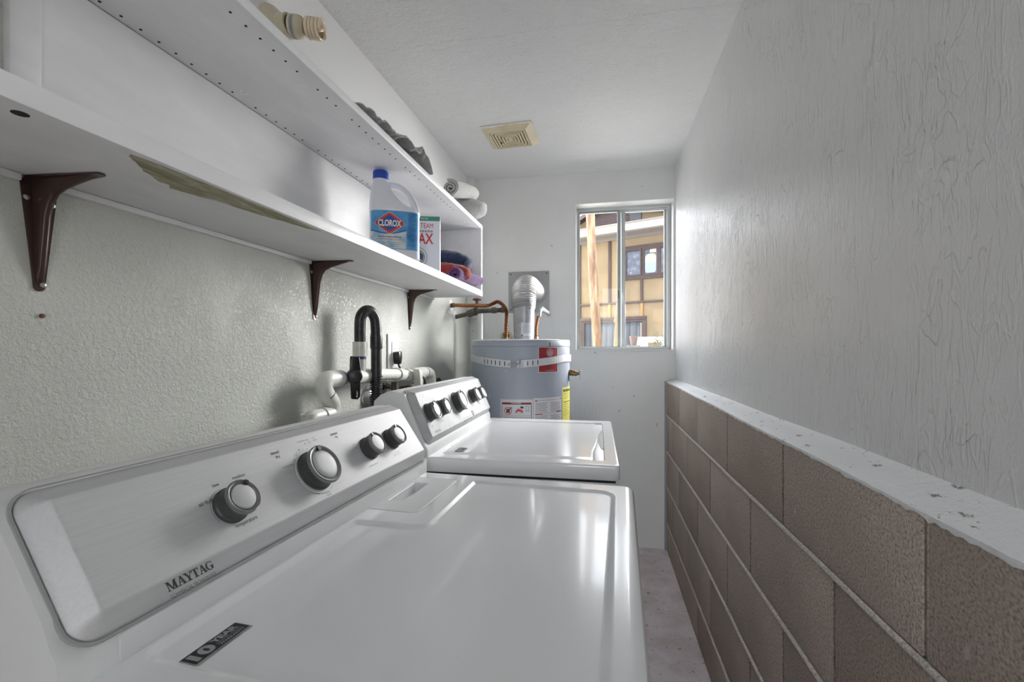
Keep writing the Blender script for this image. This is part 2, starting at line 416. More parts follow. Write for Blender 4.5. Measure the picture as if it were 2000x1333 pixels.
# ------------------------------------------------------------ room shell
def struct(name, bm, m, parent=None, ang=35):
    o=obj(name,bm,m,parent,ang)
    if parent is None: o['kind']='structure'
    return o
LW=lambda y: -.842+.0262*y          # plan line of the left wall
bm=B(); box(bm,-1.05,.62,-1.45,2.80,-.06,0); fl=struct('floor',bm,m_floor)
bm=B(); box(bm,-1.05,.62,-1.45,2.80,2.132,2.26); ce=struct('ceiling',bm,m_ceil)
# plaster seam across the ceiling: a low uneven ridge
bm=B(); N=60; rows=[]
for i in range(N+1):
    x=-.80+1.21*i/N; w=.006+.005*random.random(); hh=.0008+.0022*max(0,(x+.6))*random.random()+.0012*random.random(); y=1.434+.004*math.sin(i*.35)
    rows.append([Vector((x,y-w*1.6,2.1335)),Vector((x,y-w*.4,2.132-hh)),Vector((x,y+w*.5,2.132-hh*.8)),Vector((x,y+w*1.8,2.1335))])
loft(bm,rows,False,False,False); obj('plaster_seam',bm,m_ceil,ce,60)
bm=B(); prism(bm,[(LW(-1.45),-1.45),(LW(2.7),2.7),(LW(2.7)-.14,2.7),(LW(-1.45)-.14,-1.45)],lambda a,b,t:Vector((a,b,t)),-.02,2.14); wl_o=struct('wall_left',bm,m_left)
bm=B(); prism(bm,[(LW(-1.0)+.0025,-1.0),(LW(2.63)+.0025,2.63),(LW(2.63)-.02,2.63),(LW(-1.0)-.02,-1.0)],lambda a,b,t:Vector((a,b,t)),1.69,2.134); obj('upper_plaster',bm,m_plaster,wl_o)
bm=B(); box(bm,.41,.56,-1.45,2.66,.93,2.14); struct('wall_right',bm,m_right)
# back wall with the window opening
WX0,WX1,WZ0,WZ1=-.140,.400,1.111,1.956
bm=B()
for a in ((-.98,WX0,-.02,2.14),(WX1,.56,-.02,2.14),(WX0,WX1,-.02,WZ0),(WX0,WX1,WZ1,2.14)): box(bm,a[0],a[1],2.63,2.79,a[2],a[3])
bmesh.ops.remove_doubles(bm,verts=bm.verts[:],dist=1e-5)
wb_o=struct('wall_back',bm,m_back)
bm=B()   # painted reveal lining
box(bm,WX0-.002,WX0+.003,2.628,2.735,WZ0,WZ1); box(bm,WX0,WX1,2.628,2.735,WZ1-.003,WZ1+.002)
box(bm,WX0-.004,.4105,2.622,2.735,WZ0-.004,WZ0+.002); obj('window_reveal',bm,m_jamb,wb_o)
# wall behind the camera with an open doorway
dx0,dx1=DOOR_CX-DOOR_W/2,DOOR_CX+DOOR_W/2
bm=B(); box(bm,-.98,dx0,-1.13,-1.02,-.02,2.14); box(bm,dx1,.56,-1.13,-1.02,-.02,2.14); box(bm,dx0,dx1,-1.13,-1.02,2.0,2.14); struct('wall_front',bm,m_back)

# ------------------------------------------------------------ block wall with painted ledge
bwz=[(.753,.9465),(.556,.746),(.359,.5495),(.162,.3525),(.002,.155)]
bm=B(); box(bm,.3665,.56,-1.44,2.615,0,.914); lw=struct('wall_lower',bm,m_mortar)
bm=B()   # struck bed joints, slightly raised beads of mortar
for z in (.7495,.5528,.3558,.1585):
    pts=[(.3605+.0012*random.random(), y, z+.0012*(random.random()-.5)) for y in [(-1.4+i*.05) for i in range(81)]]
    tube(bm,pts,.0046,8,ry=.0042)
obj('bed_joint',bm,m_mortar,lw)
def block_bm(L,Hh):
    b=B(); box(b,0,.10,0,L,0,Hh,.0035,2)
    return b
meshes={}
def block(y0,y1,z0,z1,k):
    key=(round(y1-y0,4),round(z1-z0,4),k%3==0)
    if key not in meshes: meshes[key]=obj('concrete_block',block_bm(y1-y0,z1-z0),m_block2 if key[2] else m_block,lw); o=meshes[key]
    else: o=meshes[key].copy(); COL.objects.link(o); o.parent=lw
    o.location=(.3625+.0016*(random.random()-.5),y0,z0); return o
k=0
for r,(z0,z1) in enumerate(bwz):
    base=2.221 if r%2==0 else 2.424
    ys=[base-.4070*i for i in range(-1,10)]
    for a,b in zip(ys[1:],ys):
        b=min(b,2.612)
        g=.0035 if (r or a<.9) else .0025
        if b-a>.02: block(a+g,b-g if b<2.612 else b,z0,(round(.9155+.0068*(a+b)/2,3) if r==0 else z1),k); k+=1
# painted ledge on top, ragged front lip
bm=B(); N=420; rows=[]
for i in range(N+1):
    y=-1.4+4.012*i/N; j=random.random()
    lip=.0016+.0045*j**4+.0018*abs(math.sin(y*23)+math.sin(y*61))*.5; zi=.9465+.0008*math.sin(y*9); zo=.9200+.0068*y+.0010*math.sin(y*9)+.0008*random.random()
    def zz(t): return zi+(zo-zi)*t+.0010*random.random()
    rows.append([Vector((.411,y,zi+.003)),Vector((.4075,y,zi)),Vector((.396,y,zz(.30))),Vector((.384,y,zz(.55))),Vector((.373,y,zz(.80))),Vector((.3650,y,zo)),Vector((.3606,y,zo-.0022)),Vector((.3600+.001*random.random(),y,zo-.0030-lip)),Vector((.3640,y,zo-.008-lip))])
loft(bm,rows,False,False,False); obj('painted_ledge',bm,m_ledge,lw,50)
bm=B(); box(bm,.352,.366,2.612,2.628,0,.937); obj('end_gap_filler',bm,m_groove,lw)

# ------------------------------------------------------------ window: fixed frame, sliding sash, fixed sash
FY=2.722
win=empty('window_1',(0,FY,0)); win['kind']='structure'
fx0,fx1,fz0,fz1=-.138,.399,1.112,1.955
bm=B()
box(bm,fx0,fx0+.012,.0008,.054,fz0+.0005,fz1-.0005,.0012); box(bm,fx1-.020,fx1,.0008,.054,fz0+.0005,fz1-.0005,.0012); box(bm,fx0,fx1,0,.055,fz1-.018,fz1,.0012); box(bm,fx0,fx1,0,.055,fz0,fz0+.013,.0012)
box(bm,fx0+.01,fx1-.01,-.004,.004,fz0+.010,fz0+.016,.001); box(bm,fx0+.01,fx1-.02,.012,.016,fz1-.026,fz1-.016)
obj('window_frame',bm,m_alu,win)
s1=B(); a,b=fx0+.010,.121
box(s1,a+.0003,a+.009,.0054,.0265,fz0+.0145,fz1-.0195,.001); box(s1,b-.021,b-.0003,.0054,.0265,fz0+.0145,fz1-.0195,.001); box(s1,a,b,.006,.026,fz1-.028,fz1-.019,.001); box(s1,a,b,.006,.026,fz0+.013,fz0+.020,.001)
sash=obj('sliding_sash',s1,m_aludk,win)
bm=B(); box(bm,a+.008,b-.020,.014,.017,fz0+.018,fz1-.027); obj('pane',bm,m_glass,sash,None)
bm=B(); box(bm,b-.017,b-.009,.003,.007,1.405,1.472,.001); obj('latch_plate',bm,m_alu,sash); 
bm=B(); box(bm,b-.0150,b-.0110,.0018,.004,1.412,1.464,.0005); obj('latch_slot',bm,m_dark,sash)
s2=B(); a,b=.122,fx1-.018
box(s2,a+.0003,a+.024,.0294,.0505,fz0+.0125,fz1-.0145,.001); box(s2,b-.014,b-.0003,.0294,.0505,fz0+.0125,fz1-.0145,.001); box(s2,a,b,.030,.050,fz1-.026,fz1-.014,.001); box(s2,a,b,.030,.050,fz0+.012,fz0+.020,.001)
fx=obj('fixed_sash',s2,m_alu,win)
bm=B(); box(bm,a+.022,b-.012,.038,.041,fz0+.018,fz1-.024); obj('pane',bm,m_glass2,fx,None)

# ------------------------------------------------------------ trims
bm=B(); M=Matrix.Translation((LW(0),0,0))@Matrix.Rotation(R(-1.5),4,'Z')
box(bm,-.004,.012,.488,.526,1.388,1.680,.003,M=M); struct('trim_1',bm,m_shelf)
bm=B(); box(bm,-.775,-.728,2.560,2.632,1.30,2.133,.004); struct('trim_2',bm,m_back)

# ------------------------------------------------------------ outdoors
m_ground=Mat('yard_ground', srgb(196,192,186), .9); m_ground.color(m_ground.ramp(m_ground.noise(1.5,5),[(.3,srgb(186,182,176)),(.7,srgb(206,202,196))]))
bm=B(); box(bm,-30,30,-30,40,-.25,-.07); struct('ground',bm,m_ground)
m_tan=Mat('tan_stucco', srgb(168,140,96), .9); m_tan.color(m_tan.ramp(m_tan.noise(3,4),[(.3,srgb(93,79,58)),(.7,srgb(106,91,68))]))
m_beam=Mat('brown_timber', srgb(52,36,31), .8); m_beam.color(m_beam.ramp(m_beam.noise(6,4,scale=(3,3,.6)),[(.3,srgb(34,22,17)),(.7,srgb(48,32,26))]))
m_ochre=Mat('ochre_timber', srgb(108,80,40), .8)
m_fascia=Mat('fascia_white', srgb(170,170,168), .6)
m_soffit=Mat('soffit_grey', srgb(92,86,80), .8)
m_louver=Mat('louver_brown', srgb(50,34,33), .7); m_louver2=Mat('slate_grey_louver', srgb(50,50,54), .7)
m_board=Mat('blue_grey_board', srgb(58,62,70), .8); m_board.color(m_board.ramp(m_board.noise(5,4,scale=(4,4,.5)),[(.3,srgb(34,37,44)),(.7,srgb(52,57,60))]))
m_hglass=Mat('house_window_glass', srgb(50,60,84), .3, spec=.4); m_hglass.color(m_hglass.ramp(m_hglass.noise(9,5,.7),[(.35,srgb(34,36,44)),(.55,srgb(62,68,80)),(.7,srgb(108,114,126))]))
m_blind=Mat('cream_blind', srgb(128,122,108), .7); m_blind2=Mat('pale_blue_curtain', srgb(104,114,138), .7)
m_log=Mat('peeled_log', srgb(150,112,74), .8); m_log.color(m_log.ramp(m_log.noise(7,5,.7,scale=(2.2,2.2,.35)),[(.32,srgb(58,38,24)),(.5,srgb(92,68,46)),(.66,srgb(120,102,82))])).bump(m_log.noise(20,5,.7,scale=(2,2,.3)),.01,.8)
m_leaf=Mat('green_leaves', srgb(60,72,44), .7)
th_=math.radians(-68); tdx,tdy=math.sin(th_),math.cos(th_)
house=empty('neighbour_house',(.4315,9.2547,0),math.atan2(.374607,-.927184)+PI)   # local x runs along the facade, local -y faces us
tag(house,'tan stucco house with brown timber battens beyond the yard, seen through the window','house')
def hp(name, bm, m, par=house): return obj(name,bm,m,par)
bm=B(); box(bm,-3.5,4.5,0,4.5,-.1,3.42); hp('wall',bm,m_tan)
bm=B(); box(bm,-3.5,5,-.34,-.29,3.42,3.535); hp('fascia',bm,m_fascia)
bm=B(); box(bm,-3.5,5,-.36,.5,3.536,3.57); hp('gutter_edge',bm,m_soffit)
bm=B(); box(bm,-3.5,5,-.29,0,3.395,3.425); box(bm,-3.5,5,-.03,.0,3.33,3.40); hp('soffit',bm,m_soffit)
for a,b,z0,z1,mt in ((-.946,-.888,-.1,3.35,m_beam),(-.278,-.222,2.08,3.35,m_beam),(-.286,-.226,1.78,2.05,m_ochre),(.371,.423,2.08,2.51,m_beam),(.378,.428,1.78,2.04,m_ochre),(1.05,1.11,1.78,3.35,m_beam)):
    bm=B(); box(bm,a,b,-.03,.01,z0,z1,.004); hp('batten',bm,mt)
for a,b,z0,z1 in ((-.888,2.2,2.045,2.082),(.0,2.2,2.505,2.575),(.0,2.2,3.10,3.17),(-.888,.49,1.72,1.785)):
    bm=B(); box(bm,a,b,-.036,.01,z0,z1,.004); hp('rail',bm,m_beam)
for a,b,k in ((.09,.385,0),(.437,.71,1),(.752,1.04,2)):
    bm=B(); 
    for q in ((a-.02,a+.012,2.57,3.11),(b-.012,b+.02,2.57,3.11),(a+.012,b-.012,2.57,2.60),(a+.012,b-.012,3.07,3.11)): box(bm,q[0],q[1],-.04,.01,q[2],q[3])
    wf=hp('window_frame',bm,m_beam)
    bm=B(); box(bm,a,b,-.012,.005,2.59,3.08); obj('pane',bm,m_hglass,wf)
    if k==1:
        bm=B(); prism(bm,rpoly([(a+.03,2.615,.05),(b-.03,2.615,.05),(b-.03,2.98,.07),(a+.03,2.98,.07)]),lambda x,z,t:Vector((x,t,z)),-.022,-.012); obj('blind',bm,m_blind,wf)
        bm=B(); prism(bm,rpoly([(a+.03,2.612,.05),(b-.03,2.612,.05),(b-.03,2.80,.004),(a+.03,2.80,.004)]),lambda x,z,t:Vector((x,t,z)),-.028,-.0225); obj('curtain',bm,m_blind2,wf)
        bm=B(); box(bm,a+.12,b-.03,-.022,-.012,3.0,3.075); obj('upper_blind',bm,m_blind,wf)
bm=B(); 
for q in ((-.888,-.80,-.1,1.73),(.411,.49,-.1,1.73),(-.80,.411,1.68,1.728)): box(bm,q[0],q[1],-.03,.02,q[2],q[3])
gf=hp('garage_frame',bm,m_beam)
for i in range(10):
    x=-.80+.121*i; bm=B(); box(bm,x+.002,x+.119,-.012+.004*(i%2),.02,-.1,1.68,.003); hp('board',bm,m_board)
bm=B(); box(bm,.37,.405,-.022,-.008,-.1,1.66); hp('board',bm,m_soffit)
# upper storey gable set back behind the eave
rl_=[(-3.4,3.20),(-1.405,4.05),(-1.12,4.18),(-.85,4.265),(-.40,4.30),(-.10,4.235),(.585,4.03),(4.2,2.95)]
bm=B(); prism(bm,[(-3.4,2.9),(4.2,2.9)]+[(a,z+.02) for a,z in rl_[::-1]],lambda x,z,t:Vector((x,t,z)),1.0,3.5); hp('gable_wall',bm,m_tan)
bm=B(); prism(bm,rl_+[(a,z+.10) for a,z in rl_[::-1]],lambda x,z,t:Vector((x,t,z)),.80,3.7); hp('gable_roof',bm,m_louver)
bm=B(); box(bm,-1.16,.10,.93,1.01,3.83,3.855); hp('louver_frame',bm,m_fascia)
for i in range(11):
    z=3.86+.038*i; xa=-1.12+max(0,(z-4.14)*2.2)
    bm=B(); box(bm,xa,-.17,.94,1.0,z,z+.031,.003); hp('slat',bm,m_louver)
bm=B(); box(bm,-.17,.09,.955,1.0,3.86,4.16); hp('louver_panel',bm,m_louver2)

# leaning log pole
pole=None
bm=B(); pts=[Vector((-.0305+(-.054*(z-1.1))+.006*math.sin(z*2.3),6.10,z)) for z in [(-.08+.12*i) for i in range(40)]]
tube(bm,pts,lambda t:.064-.010*t+.002*math.sin(t*31),18); o=obj('log_pole',bm,m_log); tag(o,'tall peeled log pole leaning in the yard outside the left window pane','pole')
# hanging orange cloth
bm=B(); rings=[]
for i,(z,w) in enumerate(((1.75,.008),(1.66,.014),(1.58,.030),(1.54,.040),(1.50,.022),(1.36,.030),(1.2,.034),(1.0,.03),(.9,.02))):
    rings.append([Vector((.236+w*math.cos(2*PI*k/10)+.004*math.sin(i*2+k),6.67+.5*w*math.sin(2*PI*k/10),z)) for k in range(10)])
loft(bm,rings); o=obj('furled_cloth',bm,Mat('orange_cloth',srgb(150,78,44),.8)); tag(o,'orange cloth hanging furled in the yard, beside the window mullion','cloth')
bm=B(); cyl(bm,(.236,6.67,-.07),(.236,6.67,1.8),.006,8); obj('cloth_pole',bm,m_iron,o)
# low white wall, pot, twiggy plant
bm=B(); box(bm,.413,1.3,5.18,5.34,-.07,1.262,.012); o=obj('garden_wall',bm,Mat('garden_wall_white',srgb(208,204,196),.8)); tag(o,'low white garden wall with a dark plant in front, outside the window','garden wall')
bm=B(); box(bm,.52,.66,5.168,5.182,-.07,1.20); obj('tan_panel',bm,m_tan,o)
bm=B(); lathe(bm,[(.030,0),(.038,.03),(.044,.085),(.047,.09),(.047,.102),(.040,.102),(.036,.085)],20,Matrix.Translation((.366,5.16,1.168))); o=obj('flower_pot',bm,Mat('brown_pot',srgb(84,66,60),.7)); tag(o,'small brown flower pot on a post beside the white garden wall outside','pot')
bm=B(); box(bm,.30,.43,5.10,5.22,-.07,1.168); obj('post',bm,m_soffit,o)
m_twig=Mat('dark_twigs',srgb(52,44,36),.8)
bm=B(); random.seed(3)
for i in range(16):
    p=Vector((.585+.06*(random.random()-.3),4.90+.05*random.random(),-.07)); pts=[p]; d=Vector((.05*(random.random()-.4),.03*(random.random()-.5),.335))
    for s in range(5):
        p=p+d; d=d+Vector((.06*(random.random()-.4),.04*(random.random()-.5),-.03)); pts.append(p)
    tube(bm,smooth_path(pts,3),lambda t:.0035*(1-.7*t),5)
st=obj('twig_shrub',bm,m_twig); tag(st,'dark twiggy shrub in front of the white garden wall outside','shrub')
bm=B()
for i in range(160):
    c=Vector((.60+.16*(random.random()-.35),4.90+.08*random.random(),1.06+.24*random.random()**1.6)); a=random.random()*PI; u=Vector((math.cos(a),.3,math.sin(a)))*.012; v=Vector((-math.sin(a),.4,math.cos(a)))*.006
    bm.faces.new([bm.verts.new(c+q) for q in (u,v,-u,-v)])
lf=obj('leaves',bm,m_leaf,st,None,False); lf['kind']='stuff'
# tree far behind the house
bm=B(); random.seed(5)
for i in range(2600):
    d=Vector((random.gauss(0,1),random.gauss(0,1),random.gauss(0,1))).normalized()*(1.9*random.random()**.4); c=Vector((3.4,16.5,6.4))+Vector((d.x*1.3,d.y,d.z)); a=random.random()*6; u=Vector((math.cos(a),math.sin(a),random.random()-.5))*.13; v=u.cross(Vector((random.random(),random.random(),1))).normalized()*.07
    bm.faces.new([bm.verts.new(c+q) for q in (u,v,-u,-v)])
tr=obj('leafy_tree',bm,m_leaf,None,None,False); tag(tr,'green leafy tree behind the neighbouring house roof','tree')
bm=B(); tube(bm,[(3.4,16.5,-.1),(3.5,16.5,3),(3.4,16.4,6.2)],lambda t:.2-.1*t,10); obj('trunk',bm,m_beam,tr)
random.seed(11)
# ------------------------------------------------------------ laundry machines
def face_fn(P0,P1):
    d=Vector((P1[0]-P0[0],0,P1[1]-P0[1])).normalized(); n=Vector((-d.z,0,d.x))   # outward (towards aisle and up)
    o=Vector((P0[0],0,P0[1]))
    return lambda y,s,k=0.0: o+d*s+n*k+Vector((0,y,0)), n, d

def console(par, F, y0,y1, sbot, metal, arch, rim, top_z):
    """formed front plate: flat face with soft bevelled border"""
    c=[(y0,-.021,.022),(y1,-.021,.022),(y1,sbot,.020),(y0,sbot,.024)]
    def f(y,s,k):
        t=(y-(y0+y1)/2)/((y1-y0)/2)
        s2=s-arch*(1-t*t)*max(0,1-(s+.021)/(sbot+.021))
        return F(y,s2,k)
    bm=B(); rs=[]
    for ins,kk in ((rim+.001,0),(rim,0),(rim*.93,-.0007),(rim*.86,-.0022),(rim*.34,-.0128),(rim*.15,-.0166),(.0012,-.0206),(0,-.026)):
        rs.append([bm.verts.new(f(a,b,kk)) for a,b in rpoly(c,ins,7)])
    for a,b in zip(rs,rs[1:]):
        for i in range(len(a)): bm.faces.new((a[i],a[(i+1)%len(a)],b[(i+1)%len(a)],b[i]))
    # face filled with strips so that the arch follows
    bm.faces.new(rs[0])
    o=obj('console_face',bm,metal,par,50)
    bm=B(); rs=[]
    for ins,kk in ((.001,-.0165),(-.0012,-.0170),(-.0016,-.0200)):
        rs.append([bm.verts.new(f(a,b,kk)) for a,b in rpoly(c,ins,7)])
    for a,b in zip(rs,rs[1:]):
        for i in range(len(a)): bm.faces.new((a[i],a[(i+1)%len(a)],b[(i+1)%len(a)],b[i]))
    obj('console_gasket',bm,m_groove,par,50)
    return f

def knob(par, F, y, s, r, ang, depth=.026, skirt=True):
    """control knob: dark grip, bright ring, satin cap, pointer mark"""
    p0=F(y,s,0); nn=(F(y,s,1)-p0).normalized(); M=axis_m(p0,nn)
    bm=B(); lathe(bm,[(r*1.02,.0003),(r*1.02,.004),(r*.93,.006),(r*.95,depth*.75),(r*.99,depth*.86)],36,M)
    k=obj('knob',bm,m_knobdark,par,40)
    bm=B(); lathe(bm,[(r*.985,depth*.80),(r*1.0,depth*.88),(r*.99,depth*.97),(r*.93,depth*1.01),(r*.85,depth*.985),(r*.76,depth*.90),(r*.745,depth*.90)],40,M,True,False); obj('knob_ring',bm,m_knobring,k,30)
    bm=B(); lathe(bm,[(r*.745,depth*.86),(r*.735,depth*.94),(r*.69,depth*.975),(r*.45,depth*1.0),(r*.2,depth*1.01),(r*.02,depth*1.012)],36,M,False,True); obj('knob_cap',bm,m_knobcap,k,30)
    # pointer: small dark wedge over the ring, ang measured from the top of the console
    up=(F(y,s-1,0)-p0).normalized(); rt=Vector((0,1,0))
    dv=up*math.cos(ang)+rt*math.sin(ang); sv=up*-math.sin(ang)+rt*math.cos(ang)
    bm=B(); w=r*.10
    q=[p0+dv*r*.72-sv*w,p0+dv*r*.72+sv*w,p0+dv*r*.97+sv*w,p0+dv*r*.97-sv*w]
    loft(bm,[[v+nn*depth*.88 for v in q],[v+nn*depth*1.04 for v in q]]); obj('pointer',bm,m_black,k)
    return k

def machine_body(par, W_, D_, zt, panel_h, side_gap):
    bm=B(); box(bm,-W_+.01,-.008,.004,D_-.004,.025,zt-panel_h-side_gap,.006); obj('cabinet',bm,m_enamel_side,par)
    for x in (-W_+.06,-.06):
        for y in (.06,D_-.06):
            bm=B(); cyl(bm,(x,y,0),(x,y,.03),.018,12); obj('foot',bm,m_black,par)

# ---- serif capitals for the maker's name (cell height 1)
def serif_word(f, y0, y1, sb, st):
    bm=B()
    G={}
    bar=lambda a,b,c,d:[(a,c),(b,c),(b,d),(a,d)]
    G['M']=(1.16,[bar(.10,.20,0,1),bar(.80,1.04,0,1),[(.06,1),(.34,1),(.66,.02),(.52,.02)],[(.52,.02),(.66,.02),(.98,1),(.82,1)],bar(0,.32,0,.09),bar(.68,1.16,0,.09),bar(0,.30,.91,1),bar(.85,1.16,.91,1)])
    G['A']=(.92,[[(.08,.05),(.20,.05),(.50,1),(.40,1)],[(.56,.05),(.84,.05),(.56,1),(.36,1)],bar(.20,.66,.30,.39),bar(0,.32,0,.09),bar(.46,.94,0,.09)])
    G['Y']=(.92,[bar(.34,.60,0,.48),[(.04,.96),(.32,.96),(.60,.42),(.36,.42)],[(.50,.46),(.58,.42),(.86,.96),(.76,.96)],bar(.20,.74,0,.09),bar(-.02,.40,.91,1),bar(.62,.96,.91,1)])
    G['T']=(.86,[bar(.31,.57,0,1),bar(.02,.86,.90,1),bar(.16,.72,0,.09),[(.02,.66),(.09,.66),(.16,.94),(.02,.94)],[(.79,.66),(.86,.66),(.86,.94),(.72,.94)]])
    x=0; L=[]
    for ch in 'MAYTAG':
        if ch=='G':
            ps=[]
            n=16
            for k in range(n):
                a0=R(55+k*(290/n)); a1=R(55+(k+1)*(290/n)); 
                def o_(a): return (.46+.46*math.cos(a),.5+.51*math.sin(a))
                def i_(a): return (.48+(.23)*math.cos(a),.5+.41*math.sin(a))
                ps.append([o_(a0),o_(a1),i_(a1),i_(a0)])
            ps+= [bar(.62,.86,.06,.44),bar(.50,.96,.40,.48),[(.72,.86),(.80,.66),(.84,.66),(.84,.99),(.78,.99)]]
            g=(.98,ps)
        else: g=G[ch]
        L.append((x,g[1])); x+=g[0]-(.10 if ch in 'AY' else .02)
    for x0,ps in L:
        for p in ps: bm.faces.new([bm.verts.new(f(y0+(x0+a)/x*(y1-y0), sb+(st-sb)*b)) for a,b in p])
    return bm

# ================= dryer (near)
dry=empty('dryer',(.0380,.2780,0),R(-2.6)); tag(dry,'white clothes dryer nearest the camera with a black warranty sticker on top','dryer')
DZ=.820; DD=.712
machine_body(dry,.66,DD,DZ,.05,.002)
rec=[(-.466,.045,.022),(-.034,.040,.02),(-.0365,.660,.034),(-.343,.668,.012),(-.3375,.404,.014),(-.466,.400,.012)]
lint=[(-.500,.450,.01),(-.372,.447,.016),(-.374,.661,.010),(-.500,.661,.01)]
bm=B()
deck(bm,[(-.66,0,.012),(0,0,.022),(0,DD,.022),(-.66,DD,.012)],
     [(.018,DZ),(.016,DZ),(.0085,DZ-.0012),(.0035,DZ-.0048),(.0008,DZ-.0105),(0,DZ-.016),(0,DZ-.05)],
     [(rec,[(-.002,DZ),(0,DZ),(.0020,DZ-.0008),(.0075,DZ-.0042),(.0095,DZ-.0050),(.0120,DZ-.0050)],True),
      (lint,[(-.002,DZ),(0,DZ),(.0012,DZ-.0012),(.0015,DZ-.006)],False)])
obj('top_panel',bm,m_enamel,dry,28)
rcs=[(-.4575,.499,.002),(-.4255,.502,.002),(-.4280,.619,.002),(-.4600,.6175,.002)]
bm=B(); deck(bm,[(p[0],p[1],p[2]) for p in [(-.4985,.4515,.009),(-.3737,.4487,.0145),(-.3756,.6593,.0085),(-.4985,.6593,.009)]],
     [(.0035,DZ+.0004),(.0020,DZ+.0004),(.0005,DZ-.0004),(0,DZ-.002),(0,DZ-.0055)],
     [(rcs,[(-.002,DZ+.0004),(0,DZ+.0004),(.0008,DZ-.0006),(.003,DZ-.014),(.004,DZ-.018)],True)])
obj('lint_screen_cover',bm,m_plastic,dry,28)
# console housing
bm=B(); prof=[(-.562,.974),(-.548,.966),(-.489,.880),(-.4800,.858),(-.4712,.846),(-.4708,DZ-.001),(-.635,DZ-.001),(-.650,.845),(-.640,.948),(-.625,.964),(-.600,.974)]
def fh(a,b,t): return Vector((a,t,b))
yy=[(-.006,.010),(-.010,.004),(-.011,0),(-.011,0)]
rings=[]
for y,ins in ((-.010,.012),(-.0065,.004),(.000,0),(.694,0),(.7035,.004),(.7075,.012)):
    cx_=-.56; cz_=.90
    rings.append([Vector((a+(cx_-a)*ins*6*.3,y,b+(cz_-b)*ins*6*.3 if b>DZ+.004 else b)) for a,b in prof])
loft(bm,rings); obj('console_housing',bm,m_plastic,dry,40)
F,nrm,dirv=face_fn((-.527,.969),(-.463,.874))
fa=console(dry,F,-.002,.7005,.131,m_steel,.012,.0215,0)
bm=B(); box(bm,-.4718,-.4702,.036,.660,DZ+.0005,DZ+.026,.0004); obj('base_strip',bm,m_plastic,dry)
for y,s,r,a in ((.175,.0650,.0222,.62),(.3310,.0630,.0320,.10),(.4884,.0605,.0222,-.28),(.5740,.0590,.0218,-.02)): knob(dry,F,y,s,r,a)
t_=lambda y,s:F(y,s,.0003)
bm=serif_word(t_,.0715,.1236,.1226,.1132); decal('maker_name',bm,m_ink,dry)
bm=B()
def pt(s,y,sb,h,w=None,b=0.0,**k): put_text(bm,s,lambda a,q:t_(a,sb-(q)),y,0,h,w,b,**k)
pt('COMMERCIAL TECHNOLOGY',.0712,.1299,.0036,.0506,.004)
pt('temperature',.1680,.0945,.0058,.0335); pt('low',.1660,.0360,.0044); pt('medium',.1955,.0345,.0044);
pt('air fluff',.1395,.0530,.0046)
pt('timed',.2705,.0180,.0050,b=.01); pt('dry',.2760,.0262,.0060,b=.01)
pt('sensor',.4100,.0150,.0038,b=.01); pt('dry',.4190,.0225,.0052,b=.01)
pt('off',.2945,.0690,.0044,b=.015); pt('off',.3640,.0880,.0044,b=.015)
tag(obj('printed_words',bm,m_ink,dry,None,False),kind='stuff')
bm=B()
pt('heavy dry',.2800,.0430,.0036,.0185); pt('freshen up',.3300,.0115,.0030,.0250); pt('30',.3420,.0170,.0026); pt('20',.3525,.0165,.0026); pt('cool',.3640,.0105,.0026); pt('down',.3640,.0150,.0028)
pt('40',.3230,.0235,.0028); pt('50',.3125,.0300,.0028); pt('60',.3040,.0365,.0028)
pt('very dry',.3700,.0360,.0026); pt('more dry',.3735,.0440,.0026); pt('normal',.3760,.0520,.0026); pt('less dry',.3755,.0600,.0026); pt('damp dry',.3735,.0680,.0026)
pt('wrinkle',.3290,.1030,.0026); pt('control',.3295,.1070,.0026)
pt('wrinkle control',.4620,.0935,.0026,.0300); pt('end of cycle',.5560,.0900,.0026,.0250); pt('signal volume',.5545,.0945,.0026,.0280); pt('on',.4530,.0440,.0024); pt('off',.5460,.0420,.0024)
put_ring(bm,.3310,.0640,.0372,.0376,lambda a,b:t_(a,b),48,R(110),R(430)); put_ring(bm,.175,.0655,.0248,.0253,lambda a,b:t_(a,b),30,R(150),R(265))
for a in (215,222,238,252,262,272,285): 
    put_ring(bm,.3310+.0405*math.cos(R(a)),.0640+.0405*math.sin(R(a)),.0000,.0009,lambda x,b:t_(x,b),8)
tag(obj('dial_marks',bm,m_ink2,dry,None,False),kind='stuff')
# flat inner dial rim under the big knob
p0=F(.331,.0645,0); bm=B(); lathe(bm,[(.0362,.0002),(.0360,.0012),(.0335,.0016)],48,axis_m(p0,F(0,0,1)-F(0,0,0))); obj('dial_rim',bm,m_steel,dry)
# warranty sticker
so,su,sv=Vector((-.4028,.0545,DZ-.0049)),Vector((.0004,.0632,0)),Vector((-.0236,.0004,0))
sf=lambda a,b,k=.0002: so+su*a+sv*b+Vector((0,0,k))
bm=B(); put_poly(bm,rpoly([(0,0,.02),(1,0,.03),(1,1,.06),(0,1,.04)],0,3),lambda a,b:sf(a,b,.0002)); st_=decal('warranty_sticker',bm,m_stkgrey,dry)
bm=B(); put_poly(bm,[(.02,.16),(.985,.16),(.985,.97),(.02,.97)],lambda a,b:sf(a,b,.00035)); decal('sticker_field',bm,m_black,st_)
bm=B(); g=lambda a,b:sf(a,b,.0005)
put_text(bm,'10',g,.07,.24,.66,.36,.05); put_text(bm,'YEAR',g,.46,.58,.32,.46,.05); put_text(bm,'LIMITED PARTS',g,.47,.43,.10,.44,.01); put_text(bm,'WARRANTY',g,.47,.24,.15,.46,.03)
obj('sticker_words',bm,m_stkgrey,st_,None,False)
bm=B(); put_text(bm,'SEE WARRANTY FOR DETAILS',lambda a,b:sf(a,b,.0004),.34,.045,.07,.42); obj('sticker_small_words',bm,m_ink,st_,None,False)

